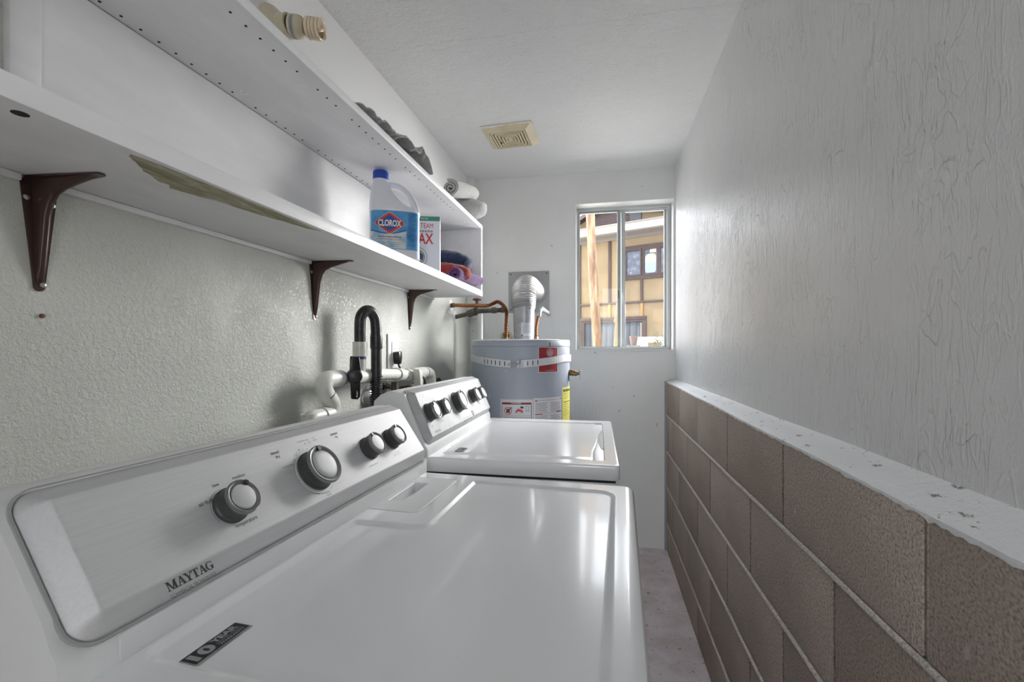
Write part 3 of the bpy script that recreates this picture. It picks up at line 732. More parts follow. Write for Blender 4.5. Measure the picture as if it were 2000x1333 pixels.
# ================= washer (far)
was=empty('washer',(.0473,1.109,0),R(.3)); tag(was,'white top-loading washer beside the water heater with five knobs on its console','washer')
WZ=.829; WD=.709
machine_body(was,.65,WD,WZ,.037,.006)
lid=[(-.466,.044,.016),(-.034,.044,.014),(-.034,.648,.014),(-.466,.634,.016)]
bm=B(); deck(bm,[(-.65,0,.008),(0,0,.014),(0,WD,.014),(-.65,WD,.008)],
     [(.008,WZ),(.006,WZ),(.0022,WZ-.0012),(.0004,WZ-.004),(0,WZ-.007),(0,WZ-.034),(.0015,WZ-.037),(.010,WZ-.037)],
     [(lid,[(-.002,WZ),(0,WZ),(.0012,WZ-.0008),(.0030,WZ-.0052),(.006,WZ-.0055)],True)])
obj('top_panel',bm,m_enamel,was,28)
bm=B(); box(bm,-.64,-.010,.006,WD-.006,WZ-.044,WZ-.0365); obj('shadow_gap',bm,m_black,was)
# lid: plate with a scooped grip along the front edge
bm=B(); lz=WZ+.0012
def front_x(y):
    t=(y-.345)/.20; w=max(0,1-t*t); return -.064+.012*w**1.3
NY=40; NX=5; rings=[]
cols=[]
ys=[.0500+(.6330-.0500)*i/NY for i in range(NY+1)]
prof_rows=[]
for y in ys:
    e0=min(1,(y-.050)/.006+.0) ; e1=min(1,(.633-y)/.006); e=max(0,min(e0,e1)); zt=lz-.0035*(1-e)**2
    fxx=front_x(y); tw=max(0,1-((y-.345)/.20)**2)
    row=[Vector((-.4620,y,WZ-.0050)),Vector((-.4615,y,zt-.0022)),Vector((-.4590,y,zt)),Vector((-.44,y,zt)),Vector((-.12,y,zt)),Vector((fxx-.008,y,zt)),Vector((fxx-.003,y,zt-.0006)),Vector((fxx,y,zt-.003)),Vector((fxx-.001-.004*tw,y,WZ-.0052))]
    prof_rows.append(row)
loft(bm,prof_rows,True,True,False); obj('lid',bm,m_enamel,was,40)
bm=B(); box(bm,-.066,-.0375,.050,.632,WZ-.0054,WZ-.0042,.0003); 
obj('grip_trough',bm,m_enamel_side,was)
bm=B(); rows=[]
for i in range(25):
    t=-1+2*i/24; y=.345+.15*t; w=(1-t*t)
    rows.append([Vector((-.0365,y,WZ-.0005)),Vector((-.0385-.006*w,y,WZ-.0012)),Vector((-.042-.012*w,y,WZ-.0045))])
loft(bm,rows,False,False,False); obj('finger_scoop',bm,m_enamel,was,60)
bm=B(); prof=[(-.575,.998),(-.552,.990),(-.503,.878),(-.4965,.861),(-.4885,.848),(-.4872,WZ-.001),(-.636,WZ-.001),(-.648,.86),(-.640,.972),(-.620,.990),(-.598,.998)]
rings=[]
for y,ins in ((.0025,.012),(.0055,.004),(.011,0),(.690,0),(.6985,.004),(.7015,.012)):
    rings.append([Vector((a+(-.57-a)*ins*1.8,y,b+(.91-b)*ins*1.8 if b>WZ+.004 else b)) for a,b in prof])
loft(bm,rings); obj('console_housing',bm,m_plastic,was,40)
F2,n2,d2=face_fn((-.532,.988),(-.482,.872))
console(was,F2,.010,.6960,.1400,m_silver,.008,.018,0)
for y,s,r,a in ((.064,.0575,.0255,-.5),(.1535,.0575,.0245,-.4),(.3134,.0570,.0345,.0),(.4974,.0540,.0255,-.4),(.5777,.0550,.0245,-.4)): knob(was,F2,y,s,r,a,.028)
t2=lambda y,s:F2(y,s,.0004)
bm=B()
put_ring(bm,.4329,.1120,.0060,.0105,t2,24,ea=1.0); put_poly(bm,[(.4319,.104),(.4339,.104),(.4339,.118),(.4319,.118)],t2)
for i in range(6): put_poly(bm,rpoly([(.312+.017*i,.1225,.001),(.320+.017*i,.1225,.001),(.320+.017*i,.1265,.001),(.312+.017*i,.1265,.001)],0,2)[::-1],t2)
tag(obj('dial_marks',bm,m_ink,was,None,False),kind='stuff')
bm=B()
def pw(s,y,sb,h,w=None,b=0.0): put_text(bm,s,lambda a,q:t2(a,sb-q),y,0,h,w,b)
pw('MAYTAG',.060,.1170,.0066,.042,.015); pw('COMMERCIAL TECHNOLOGY',.058,.1245,.0030,.046)
pw('load size',.045,.0960,.0036); pw('temperature',.130,.0960,.0036); pw('cycles',.300,.1050,.0036); pw('options',.480,.0930,.0036); pw('fabric softener',.555,.0930,.0034)
pw('fill  soak  wash  rinse  spin  done',.310,.1180,.0034,.100); pw('start',.448,.1130,.0040); pw('lid lock',.450,.1190,.0034); pw('power wash',.285,.0110,.0034); pw('on',.470,.0250,.0034)
tag(obj('printed_words',bm,m_ink2,was,None,False),kind='stuff')
so2,su2,sv2=Vector((-.4120,.0670,lz)),Vector((.0008,.054,0)),Vector((-.0265,.0010,0))
sg=lambda a,b,k=.0003: so2+su2*a+sv2*b+Vector((0,0,k))
bm=B(); put_poly(bm,rpoly([(0,0,.02),(1,0,.03),(1,1,.06),(0,1,.04)],0,3),lambda a,b:sg(a,b)); s2=decal('warranty_sticker',bm,m_stkgrey,was)
bm=B(); put_poly(bm,[(.03,.18),(.97,.18),(.97,.95),(.03,.95)],lambda a,b:sg(a,b,.0005)); decal('sticker_field',bm,m_ink,s2)
bm=B(); g=lambda a,b:sg(a,b,.0007)
put_text(bm,'10',g,.08,.26,.62,.36,.05); put_text(bm,'YEAR',g,.47,.58,.30,.44,.05); put_text(bm,'LIMITED PARTS',g,.47,.43,.10,.44,.01); put_text(bm,'WARRANTY',g,.47,.26,.15,.44,.03)
obj('sticker_words',bm,m_stkgrey,s2,None,False)
# ------------------------------------------------------------ shelf unit on the left wall
SR=R(-1.5)
def wall_empty(name,y,z): # frame on the left wall: local x = off the wall, local y = along it
    return empty(name,(LW(y),y,z),SR)
def SW(x,y,z):            # wall-frame coordinates to world
    c,s=math.cos(SR),math.sin(SR); return Vector((-.842+c*x-s*y, s*x+c*y, z))
shelf=empty('shelf_unit',(-.842,0,0),SR); tag(shelf,'long white painted open shelf box fixed along the left wall','shelf')
bm=B(); box(bm,.002,.2405,-.60,2.072,1.362,1.3895,.0025); lo=obj('lower_shelf',bm,m_shelf,shelf)
bm=B(); box(bm,.2395,.2425,-.60,2.073,1.3622,1.3893,.0012); obj('front_edge',bm,m_shelf_edge,lo)
bm=B(); box(bm,.002,.2405,-.60,2.072,1.679,1.6985,.002); up=obj('upper_shelf',bm,m_shelf,shelf)
bm=B(); box(bm,.2395,.2422,-.60,2.073,1.6792,1.6983,.001); obj('front_edge',bm,m_shelf_edge,up)
bm=B(); box(bm,.002,.2400,2.052,2.0715,1.3895,1.679,.001); ep=obj('end_panel',bm,m_shelf,shelf)
bm=B(); box(bm,.2395,.2420,2.0525,2.0712,1.3895,1.679,.0008); obj('front_edge',bm,m_shelf_edge,ep)
bm=B(); box(bm,.000,.006,.515,2.052,1.3895,1.6775); obj('back_panel',bm,m_shelf,shelf)
bm=B(); [box(bm,.000,.010,a_,b_,1.3515,1.3615,.001) for a_,b_ in ((-.60,.503),(.553,1.146),(1.194,1.771),(1.819,2.05))]; obj('wall_cleat',bm,m_shelf,shelf)
bm=B()
for xr in (.2105,.0205):
    for i in range(52):
        y=.10+.0331*i
        if random.random()<.12: continue
        lathe(bm,[(.0024,0),(.0024,.0009)],8,Matrix.Translation((xr+.0006*(random.random()-.5),y,1.6783)))
ph_=obj('shelf_pin_holes',bm,m_dark,up,None); ph_['kind']='stuff'
for (x,y) in ((.19,.86),(.045,.86),(.19,1.16),(.20,1.63),(.20,1.93)):
    bm=B(); tube(bm,smooth_path([(x,y,1.679),(x,y,1.6735),(x+.002,y+.003,1.671),(x+.012,y+.004,1.671),(x+.014,y+.004,1.6725)],4),.0011,8); obj('cup_hook',bm,m_shelf_edge,up)
bm=B(); lathe(bm,[(.0075,0),(.0075,.0006)],20,Matrix.Translation((.2165,.382,1.3616))); obj('screw_hole',bm,m_dark,lo,None)
pp=[(.2285,.487),(.2330,.525),(.2345,.60),(.2345,.70),(.2340,.79),(.2325,.875),(.2180,.850),(.2080,.800),(.1920,.740),(.1830,.68),(.1700,.63),(.1610,.597),(.1740,.585),(.1720,.572),(.1900,.535),(.2080,.510),(.2200,.492)]
q=[]
for i in range(len(pp)):
    a=Vector(pp[i]); b=Vector(pp[(i+1)%len(pp)])
    for k in range(6):
        v=a.lerp(b,k/6); q.append((v.x+(.0022*(random.random()-.5) if v.x<.228 else 0),v.y+.003*(random.random()-.5)))
bm=B(); prism(bm,q,lambda a,b,t:Vector((a,b,t)),1.3614,1.3622); obj('worn_patch',bm,m_wear,lo,None)

# ------------------------------------------------------------ shelf brackets
def bracket(y,label):
    b=wall_empty('shelf_bracket',y,1.3615); tag(b,label,'bracket','shelf brackets')
    n=9
    def plate(L,w0,w1,f):   # tapered plate with a rounded tip
        pts=[(-w0/2+.006,0),(-w0/2,.006)]+[(-w1/2,L-w1/2)]+[(w1/2*math.cos(PI-PI*k/n),L-w1/2+w1/2*math.sin(PI-PI*k/n)) for k in range(1,n)]+[(w1/2,L-w1/2),(w0/2,.006),(w0/2-.006,0)]
        bm=B(); prism(bm,pts,f,0,.0018); return bm
    z0=-.0155
    o=obj('wall_plate',plate(.166,.046,.014,lambda a,s,t:Vector((.0005+t,a,z0*.0-.001-s))),m_bracket,b)
    obj('shelf_plate',plate(.124,.042,.013,lambda a,s,t:Vector((.014+s-.013,a,-.0005-t))),m_bracket,b)
    # pressed centre rib with a curved inner corner
    out=[(.0015,-.0015)]
    rib=[(.0015,-.155),(.0015,-.0015),(.112,-.0015)]
    inner=[(.104,-.005),(.080,-.0105),(.053,-.0170),(.036,-.0245),(.0265,-.036),(.0205,-.055),(.0160,-.09),(.0105,-.130),(.005,-.152)]
    bm=B(); prof=rib+inner
    def wd(x,z): return .0064-.0026*max(abs(z)/.16,x/.12)
    rings=[]
    for t,k in ((-1,.55),(-.85,.82),(-.5,.97),(0,1.0),(.5,.97),(.85,.82),(1,.55)):
        rg=[]
        for i,(x,z) in enumerate(prof):
            if i<3: rg.append(Vector((x,t*wd(x,z)*1.5,z)))
            else:
                bx,bz=(.0015,z) if abs(z)>x*1.0 else (x,-.0015)
                rg.append(Vector((bx+(x-bx)*k,t*wd(x,z)*1.15,bz+(z-bz)*k)))
        rings.append(rg)
    loft(bm,rings); obj('rib',bm,m_bracket,b,50)
    for dy,dz in ((-.0155,-.030),(.0155,-.033),(.004,-.157)):
        bm=B(); lathe(bm,[(.0045,0),(.0043,.0015),(.0025,.0028),(.0004,.0030)],14,axis_m((.0022,dy,dz),(1,0,0))); 
        sc=obj('screw',bm,m_screw,b); 
    return b
bracket(.528,'largest brown metal shelf bracket, with the rusty nail head below it')
bracket(1.170,'middle brown metal shelf bracket, above the black hose loop')
bracket(1.795,'brown metal shelf bracket nearest the water heater, above the wall outlet')

# nail in the wall
bm=B(); lathe(bm,[(.0035,0),(.0032,.003),(.001,.004)],10,axis_m(SW(.0,.532,1.158),(1,0,0))); o=obj('wall_nail',bm,Mat('rusty_nail',srgb(112,74,56),.6)); tag(o,'small rusty nail head in the left wall below the largest bracket','nail')

# ------------------------------------------------------------ bleach bottle
bot=empty('bleach_bottle',(-.6405,1.334,1.3895),R(25.6)); tag(bot,'white plastic bleach bottle with blue cap and blue label on the lower shelf','bottle')
HW,HD,NE=.0775,.048,3.2
def ring(a0,a1,hd,z,n=44,e=NE):
    ca=(a0+a1)/2; hw=(a1-a0)/2; out=[]
    for k in range(n):
        t=2*PI*k/n; c,s=math.cos(t),math.sin(t)
        out.append(Vector((ca+hw*math.copysign(abs(c)**(2/e),c), hd*math.copysign(abs(s)**(2/e),s), z)))
    return out
bm=B(); rings=[ring(-HW+.012,HW-.012,HD-.012,0),ring(-HW+.004,HW-.004,HD-.004,.002),ring(-HW,HW,HD,.009),ring(-HW,HW,HD,.026),ring(-HW+.0006,HW-.0006,HD-.0006,.028),ring(-HW+.0006,HW-.0006,HD-.0006,.148),ring(-HW,HW,HD,.150),ring(-HW,HW-.002,HD,.155)]
for z,a0,a1,hd,e in ((.162,-.0775,.066,.0475,3.1),(.170,-.0772,.045,.047,3),(.180,-.0765,.028,.046,2.8),(.192,-.0755,.014,.0445,2.7),(.206,-.0738,.0015,.0415,2.5),(.220,-.0718,-.0075,.037,2.3),(.234,-.0692,-.0145,.031,2.1),(.246,-.0665,-.0190,.0255,2),(.252,-.0650,-.0205,.0225,2)): rings.append(ring(a0,a1,hd,z,e=e))
loft(bm,rings); obj('body',bm,m_bottle,bot,50)
bm=B(); tube(bm,smooth_path([(-.026,0,.236),(-.004,0,.2395),(.020,0,.232),(.043,0,.213),(.058,0,.189),(.0655,0,.165),(.066,0,.146)],5),lambda t:.0105+.0035*abs(t-.35),16,ry=.0125); obj('handle',bm,m_bottle,bot)
bm=B(); lathe(bm,[(.0215,.250),(.0235,.252),(.0235,.254)],24,Matrix.Translation((-.0428,0,0))); obj('neck_ring',bm,m_bottle,bot)
bm=B(); rr=[]
n=60
for r_,z in ((.0225,.254),(.0236,.2545),(.0236,.277),(.0222,.2805),(.0200,.2815)):
    rr.append([Vector((-.0428+(r_+(.0004 if k%2 and .0545<z+.2<.4777 else 0))*math.cos(2*PI*k/n),(r_+(.0004 if k%2 and .2546>z or k%2 and z<.278 else 0))*math.sin(2*PI*k/n),z)) for k in range(n)])
loft(bm,rr); obj('cap',bm,m_cap,bot,40)
def lf_(off):
    def f(a,z):
        u=min(1,abs(a/(HW-.0006))); return Vector((a,-(HD-.0006)*(1-u**NE)**(1/NE)-off,z))
    return f
bm=B(); put_rect(bm,-.0755,.0755,.029,.1475,lf_(.0003),40,1); lb=decal('label',bm,m_lblue,bot)
f1=lf_(.0006)
bm=B(); pts=[]
NN=24
top=[(-.0755+.1105*i/NN,.087-.012*math.sin(PI*i/NN)) for i in range(NN+1)]
for i in range(NN):
    a0,z0=top[i]; a1,z1=top[i+1]
    bm.faces.new([bm.verts.new(f1(*p)) for p in ((a0,.031),(a1,.031),(a1,z1),(a0,z0))])
decal('label_lower_field',bm,m_llight,lb)
bm=B()
for i in range(NN):
    a0,z0=top[i]; a1,z1=top[i+1]
    bm.faces.new([bm.verts.new(f1(*p)) for p in ((a0,z0),(a1,z1),(a1,z1+.003),(a0,z0+.003))])
decal('label_navy_band',bm,m_navy,lb)
f2=lf_(.0009); f3=lf_(.0012); f4=lf_(.0015); f5=lf_(.0018)
cA,cZ=-.0150,.1085
def hexcols(bm,w,h,f):
    def top(t): t=abs(t); return h*(1-(max(0,t-.08)/.85)*.84) if t<.93 else h*.16*(1-(t-.93)/.07)
    N=48
    for i in range(N):
        t0=-1+2*i/N; t1=-1+2*(i+1)/N
        q=[(cA+w*t0,cZ-top(t0)),(cA+w*t1,cZ-top(t1)),(cA+w*t1,cZ+top(t1)),(cA+w*t0,cZ+top(t0))]
        bm.faces.new([bm.verts.new(f(*p)) for p in q])
bm=B(); hexcols(bm,.0450,.0330,f2); decal('emblem_border',bm,m_white,lb)
bm=B(); hexcols(bm,.0438,.0318,f3); decal('emblem_red',bm,m_lred2,lb)
bm=B(); hexcols(bm,.0330,.0245,f4); decal('emblem_navy',bm,m_navy,lb)
bm=B(); put_text(bm,'CLOROX',f5,cA-.0345,cZ-.0105,.0205,.069,.035); decal('brand_word',bm,m_white,lb)
bm=B(); put_text(bm,'Performance Bleach',f2,-.0500,.0640,.0058,.0700,.012); 
for i in range(3): put_text(bm,['#1 in removing tough stains fast','Use for laundry, kitchen and bath','Concentrated cleaning power'][i],f2,-.046,.0475-.0058*i,.0030,.066-.004*i,.012)
decal('label_words',bm,m_navy,lb)
bm=B(); put_text(bm,'Kills 99.9% of Bacteria and Viruses*',f2,-.0530,.0570,.0034,.0760,.01); decal('label_red_words',bm,m_lred2,lb)
bm=B()
for i in range(20): put_rect(bm,.0405,.0600-.006*((i*7)%3)/3,.140-.0052*i,.1412-.0052*i,f2,4,1)
decal('side_panel_lines',bm,m_navy,lb)

# ------------------------------------------------------------ borax carton
bx=empty('detergent_carton',(-.6055,1.650,1.3895),R(17.5)); tag(bx,'white laundry booster carton with red and black lettering behind the bleach bottle','carton')
BW,BD,BH=.172,.060,.2325      # local: x -BW..0, y 0..BD, front face y=0
bm=B(); box(bm,-BW,0,0,BD,0,BH,.0012,1); obj('carton',bm,m_boxw,bx)
fb=lambda a,b:Vector((a,-.0003,b)); fb2=lambda a,b:Vector((a,-.0006,b)); fb3=lambda a,b:Vector((a,-.0009,b)); fs=lambda a,b:Vector((.0003,a,b)); fs2=lambda a,b:Vector((.0006,a,b))
bm=B(); put_rect(bm,-BW,0,BH-.0170,BH,fb); decal('teal_band',bm,m_boxteal,bx)
bm=B(); put_text(bm,'SINCE 1891',fb2,-.075,BH-.0115,.0055,.030,.01); decal('teal_band_words',bm,m_white,bx)
bm=B(); put_text(bm,'20 MULE TEAM',fb,-.155,.187,.0195,.130,.008); put_text(bm,'BORAX',fb,-.158,.126,.0420,.133,.02)
decal('red_words',bm,m_boxred,bx)
bm=B()
for i in range(11):     # row of mules drawing a wagon
    a=-.146+.0110*i
    put_poly(bm,[(a,.1752),(a+.0075,.1752),(a+.0095,.1790),(a+.0082,.1795),(a+.0068,.1775),(a,.1778)],fb)
    for l in (.0006,.0022,.0050,.0066): put_rect(bm,a+l,a+l+.0009,.1705,.1755,fb)
put_text(bm,'NATURAL LAUNDRY',fb,-.154,.0165,.0085,.075,.015); put_text(bm,'BOOSTER',fb,-.072,.0165,.0085,.045,.02)
decal('black_words',bm,m_ink,bx)
m_stain=Mat('carton_emblem_green',srgb(150,160,140),.5)
bm=B(); put_ring(bm,-.087,.075,0.0,.040,fb,40); e_=decal('emblem_disc',bm,m_stain,bx)
bm=B(); put_ring(bm,-.087,.075,.031,.037,fb2,40); put_ring(bm,-.087,.075,0,.018,fb2,20); decal('emblem_white',bm,m_boxw,e_)
bm=B(); put_poly(bm,[(-.100,.066),(-.082,.070),(-.066,.064),(-.063,.083),(-.074,.092),(-.086,.086),(-.097,.088)],fb3); decal('emblem_blue',bm,m_navy,e_)
bm=B(); put_rect(bm,.004,BD-.004,.148,BH-.004,fs); sd=decal('side_panel',bm,Mat('carton_pink',srgb(214,140,130),.5),bx)
bm=B(); put_rect(bm,.008,BD-.010,.190,.213,fs2); put_rect(bm,.012,BD-.016,.160,.176,fs2); decal('side_white',bm,m_boxw,sd)

# ------------------------------------------------------------ towels
def disp(bm,amp,sc,seed=0):
    from mathutils import noise
    for v in bm.verts:
        p=v.co*sc+Vector((seed,seed*2.3,0)); v.co+=Vector((noise.noise(p),noise.noise(p+Vector((9,0,0))),noise.noise(p+Vector((0,9,0)))))*amp
def cushion(path,ra,rb,n=28,e=2.6,endk=.32,seed=0,amp=.004):
    """folded towel: superelliptic body swept along a path with rounded ends. ra half width, rb half height"""
    fr=frames(smooth_path(path,8)); L=len(fr); rings=[]
    for i,(p,t,a,b) in enumerate(fr):
        u=i/(L-1); k=min(u,1-u)/endk; s=max(.05,math.sqrt(max(0,1-(1-min(1,k))**2)))
        side=t.cross(Vector((0,0,1))).normalized(); upv=side.cross(t).normalized()
        rg=[]
        for q in range(n):
            th=2*PI*q/n; c,s_=math.cos(th),math.sin(th)
            rg.append(p+side*ra*s*math.copysign(abs(c)**(2/e),c)+upv*rb*(.25+.75*s)*math.copysign(abs(s_)**(2/e),s_)*(s if s<.3 else 1))
        rings.append(rg)
    bm=B(); loft(bm,rings); bmesh.ops.subdivide_edges(bm,edges=bm.edges[:],cuts=1,use_grid_fill=True); disp(bm,amp,28,seed); disp(bm,amp*.4,90,seed); return bm
def rolled(path,r,turns=2.4,th=.011,flat=.8,seed=0,taper=None,amp=.003):
    """rolled towel: a spiral of cloth swept along a path"""
    fr=frames(smooth_path(path,7)); L=len(fr); rings=[]; n=64
    def prof(k):
        out=[];inn=[]
        for i in range(n+1):
            a=2*PI*turns*i/n; rr=.004+(k-.004-th/2)*i/n; out.append(((rr+th*.37)*math.cos(a),(rr+th*.37)*math.sin(a))); inn.append(((rr-th*.37)*math.cos(a),(rr-th*.37)*math.sin(a)))
        return out+inn[::-1]
    for i,(p,t,a,b) in enumerate(fr):
        u=i/(L-1); k=r*(taper(u) if taper else 1)
        if i==0: k-=.003
        side=t.cross(Vector((0,0,1))).normalized(); upv=side.cross(t).normalized()
        rings.append([p+side*x+upv*y*flat for x,y in prof(k)])
    bm=B(); loft(bm,rings); disp(bm,amp,30,seed); disp(bm,amp*.5,95,seed); return bm
z0=1.3895
o=obj('folded_towel',cushion([SW(.060,1.905,z0+.118),SW(.13,1.90,z0+.120),SW(.185,1.915,z0+.108),SW(.225,1.935,z0+.085)],.075,.034,seed=1),m_tblue,None,60); tag(o,'dark blue folded towel on top of the towel pile on the lower shelf','towel')
o=obj('folded_towel',cushion([SW(.055,1.865,z0+.056),SW(.12,1.86,z0+.063),SW(.18,1.875,z0+.056),SW(.222,1.91,z0+.034)],.080,.030,seed=2),m_tred,None,60); tag(o,'coral red folded towel between the blue towel and the purple towel','towel')
o=obj('rolled_towel',rolled([SW(.205,1.790,z0+.037),SW(.212,1.86,z0+.036),SW(.222,1.94,z0+.034),SW(.236,2.015,z0+.037),SW(.243,2.035,z0+.038)],.038,1.6,.014,.92,seed=3,taper=lambda u:1+.10*math.sin(u*5)-.3*max(0,(u-.86)/.14)**2),m_tpur,None,60); tag(o,'purple rolled towel poking over the front edge at the end of the lower shelf','towel')
z1=1.6985
o=obj('folded_towel',cushion([SW(.06,1.90,z1+.036),SW(.13,1.915,z1+.040),SW(.20,1.945,z1+.041),SW(.285,1.990,z1+.043)],.088,.036,seed=4,e=2.2,amp=.003),m_tgrey,None,60); tag(o,'pale grey folded towel at the end of the upper shelf, under the rolled one','towel')
o=obj('rolled_towel',rolled([SW(.222,1.690,z1+.046),SW(.222,1.76,z1+.062),SW(.222,1.84,z1+.084),SW(.226,1.93,z1+.104),SW(.228,1.965,z1+.106)],.042,2.3,.013,.86,seed=5,taper=lambda u:1.0+.08*math.sin(u*4)-.6*max(0,(u-.86)/.14)**2,amp=.0016),m_tgrey,None,60); tag(o,'pale grey rolled towel with its spiral end showing, lying on the folded grey towel','towel')
# crumpled grey rag along the upper shelf
from mathutils import noise as NZ
bm=B(); NI,NJ=150,34; g=[]
def rag_h(y,x):
    p=Vector((x*18,y*13,1.7)); f=NZ.noise(p); f2=NZ.noise(Vector((x*34+f*2,y*30,4.2))); f3=abs(NZ.noise(Vector((x*16+y*22,y*14-x*10,8))))
    env=.016+.026*max(0,min(1,(y-1.05)/.2))+.056*math.exp(-((y-1.372)/.036)**2)*(.6+.4*math.cos((x-.2)*26))+.024*math.exp(-((y-1.285)/.03)**2)
    return env*(.78+.35*f)+.010*f2-.022*f3*min(1,env/.03)
for i in range(NI+1):
    y=1.00+.455*i/NI; row=[]; tt=i/NI
    fx=.158+.004*NZ.noise(Vector((y*30,0,3)))
    for j in range(NJ+1):
        v=j/NJ; x=.090+fx*v
        edge=min(1,min(v*1.0,(1-v)*2.2+.12)/.16)*min(1,(1-tt)/.07)*min(1,tt/.06)
        z=z1+.0015+max(.001,rag_h(y,x))*(.10+.90*math.sqrt(edge))
        row.append(SW(x+.004*NZ.noise(Vector((y*40,v*5,5))),y,z))
    g.append(row)
loft(bm,g,False,False,False)
o=obj('crumpled_rag',bm,m_tdk,None,70); md=o.modifiers.new('thick','SOLIDIFY'); md.thickness=.0025; md.offset=1; tag(o,'crumpled dark grey cloth rag lying along the upper shelf edge','rag')

# ------------------------------------------------------------ lamp holder with spiral lamp on the wall above the shelf
lp=empty('wall_lamp',SW(.0025,1.005,1.922),SR); tag(lp,'cream wall lampholder with an unlit spiral lamp above the upper shelf','lamp')
ax=Vector((1,.22,-.12)).normalized()
bm=B(); lathe(bm,[(.052,0),(.053,.006),(.050,.012),(.040,.020),(.031,.026),(.0285,.045),(.0285,.050)],36,axis_m((.0,0,0),(1,0,0))); obj('lampholder',bm,m_porc,lp,40)
bm=B(); prism(bm,rpoly([(-.018,-.008,.004),(.018,-.008,.004),(.018,.008,.004),(-.018,.008,.004)]),lambda a,b,t:Vector((.0145+t+(.004 if 0 else 0),a-.004,b-.036)),0,.004); obj('socket_outlet',bm,m_creamdk,lp)
c0=Vector((.046,0,0)); Mx=axis_m(c0,ax)
bm=B(); lathe(bm,[(.024,0),(.024,.004)],28,Mx); obj('socket_gap',bm,m_black,lp)
bm=B(); lathe(bm,[(.022,.003),(.0262,.006),(.0270,.012),(.0270,.024),(.0250,.032),(.0185,.037),(.0165,.040)],32,Mx); ba=obj('lamp_ballast',bm,m_porc,lp,40)
bm=B(); a_=[]
rings=[]
for zz in (.0125,.0215): rings.append([Mx@Vector((.0272*math.cos(R(150+k*8)),.0272*math.sin(R(150+k*8)),zz)) for k in range(22)])
loft(bm,rings,False,False,False); obj('ballast_label',bm,m_stkgrey,ba,None,False)
pts=[]; n=150
for i in range(n+1):
    t=i/n; a=2*PI*4.6*t; pts.append(Mx@Vector((.0215*math.cos(a),.0215*math.sin(a),.046+.040*t)))
pts=[Mx@Vector((.010,0,.036)),Mx@Vector((.018,-.004,.042))]+pts+[Mx@Vector((.004,.004,.0895))]
bm=B(); tube(bm,pts,.0045,10); obj('spiral_tube',bm,m_tubeglass,lp,60)
bm=B(); tube(bm,smooth_path([Mx@Vector((-.0195,.010,.083)),Mx@Vector((-.010,.004,.0885)),Mx@Vector((.006,-.004,.0890)),Mx@Vector((.0195,-.008,.082))],6),.0056,10); obj('spiral_bridge',bm,m_tubeglass,lp,60)

# ------------------------------------------------------------ ceiling exhaust vent
ve=empty('ceiling_vent',(-.4155,2.102,2.132),R(-2.0)); tag(ve,'yellowed square exhaust vent grille on the ceiling','vent')
hw,hd=.1185,.1150; iw,idp=.083,.080
bm=B(); c=lambda w,d,z:[Vector((x,y,z)) for x,y in ((-w,-d),(w,-d),(w,d),(-w,d))]
rs=[c(hw,hd,0),c(hw,hd,-.003),c(iw+.004,idp+.004,-.022),c(iw,idp,-.022),c(iw,idp,-.003)]
loft(bm,rs,False,False); obj('vent_frame',bm,m_cream,ve,20)
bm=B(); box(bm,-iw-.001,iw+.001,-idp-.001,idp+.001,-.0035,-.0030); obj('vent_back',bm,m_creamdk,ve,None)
nr=6
for i in range(nr):
    w0,d0=iw*(1-i/nr)-.0030,idp*(1-i/nr)-.0030; w1,d1=iw*(1-(i+1)/nr)+.0030,idp*(1-(i+1)/nr)+.0030
    if i==nr-1:
        bm=B(); box(bm,-w0,w0,-d0,d0,-.022,-.008); obj('slat',bm,m_cream,ve); continue
    for q in ((-w0,w0,-d0,-d1),(-w0,w0,d1,d0),(-w0,-w1,-d1,d1),(w1,w0,-d1,d1)):
        bm=B(); box(bm,q[0],q[1],q[2],q[3],-.022,-.008); obj('slat',bm,m_cream,ve)
bm=B(); lathe(bm,[(.006,0),(.005,.002)],12,Matrix.Translation((-.052,.018,-.0245))); obj('vent_screw',bm,m_dark,ve)
bm=B(); q=[(-hw,-hd),(hw,-hd)]
pl=[(-hw+2*hw*i/20,-hd+.0060+.0012*math.sin(i*1.7)+.0035*math.sin(i*.35+.4)) for i in range(21)]
put_poly(bm,[(-hw,-hd)]+[(hw,-hd)]+pl[::-1],lambda a,b:Vector((a,b,-.0034-(b+hd)*.57))); decal('paint_smear',bm,m_ceil,ve)

# ------------------------------------------------------------ water heater
HX,HY,HR=-.393,2.230,.245
wh=empty('water_heater',(HX,HY,0)); tag(wh,'blue-grey cylindrical water heater tank standing behind the washer','water heater')
bm=B(); lathe(bm,[(HR-.01,.04),(HR,.05),(HR,1.122),(HR-.002,1.124),(HR-.002,1.126),(HR+.001,1.128),(HR+.001,1.148),(HR-.002,1.153),(HR-.010,1.155),(.12,1.160),(.03,1.161)],96); obj('tank',bm,m_tank,wh,40)
bm=B(); rg=[]
for k in range(140):
    a=2*PI*k/140; rg.append(Vector(((HR-.003)*math.cos(a),(HR-.003)*math.sin(a),1.1545+.0012*random.random())))
tube(bm,rg+[rg[0]],lambda t:.0024+.0012*random.random(),6); obj('rim_paint',bm,m_white,wh)
for a in (30,150,270):
    bm=B(); cyl(bm,(.2*math.cos(R(a)),.2*math.sin(R(a)),0),(.2*math.cos(R(a)),.2*math.sin(R(a)),.05),.016,10); obj('foot',bm,m_iron,wh)
def cf(off):   # a in degrees from the -Y direction towards +X
    def f(a,z): return Vector(((HR+off)*math.sin(R(a)),-(HR+off)*math.cos(R(a)),z))
    return f
f0,fA,fB_,fC=cf(.0004),cf(.0009),cf(.0014),cf(.0019)
bm=B(); put_rect(bm,29.0,54.9,1.007,1.1235,f0,12,1); rl=decal('red_label',bm,m_label,wh)
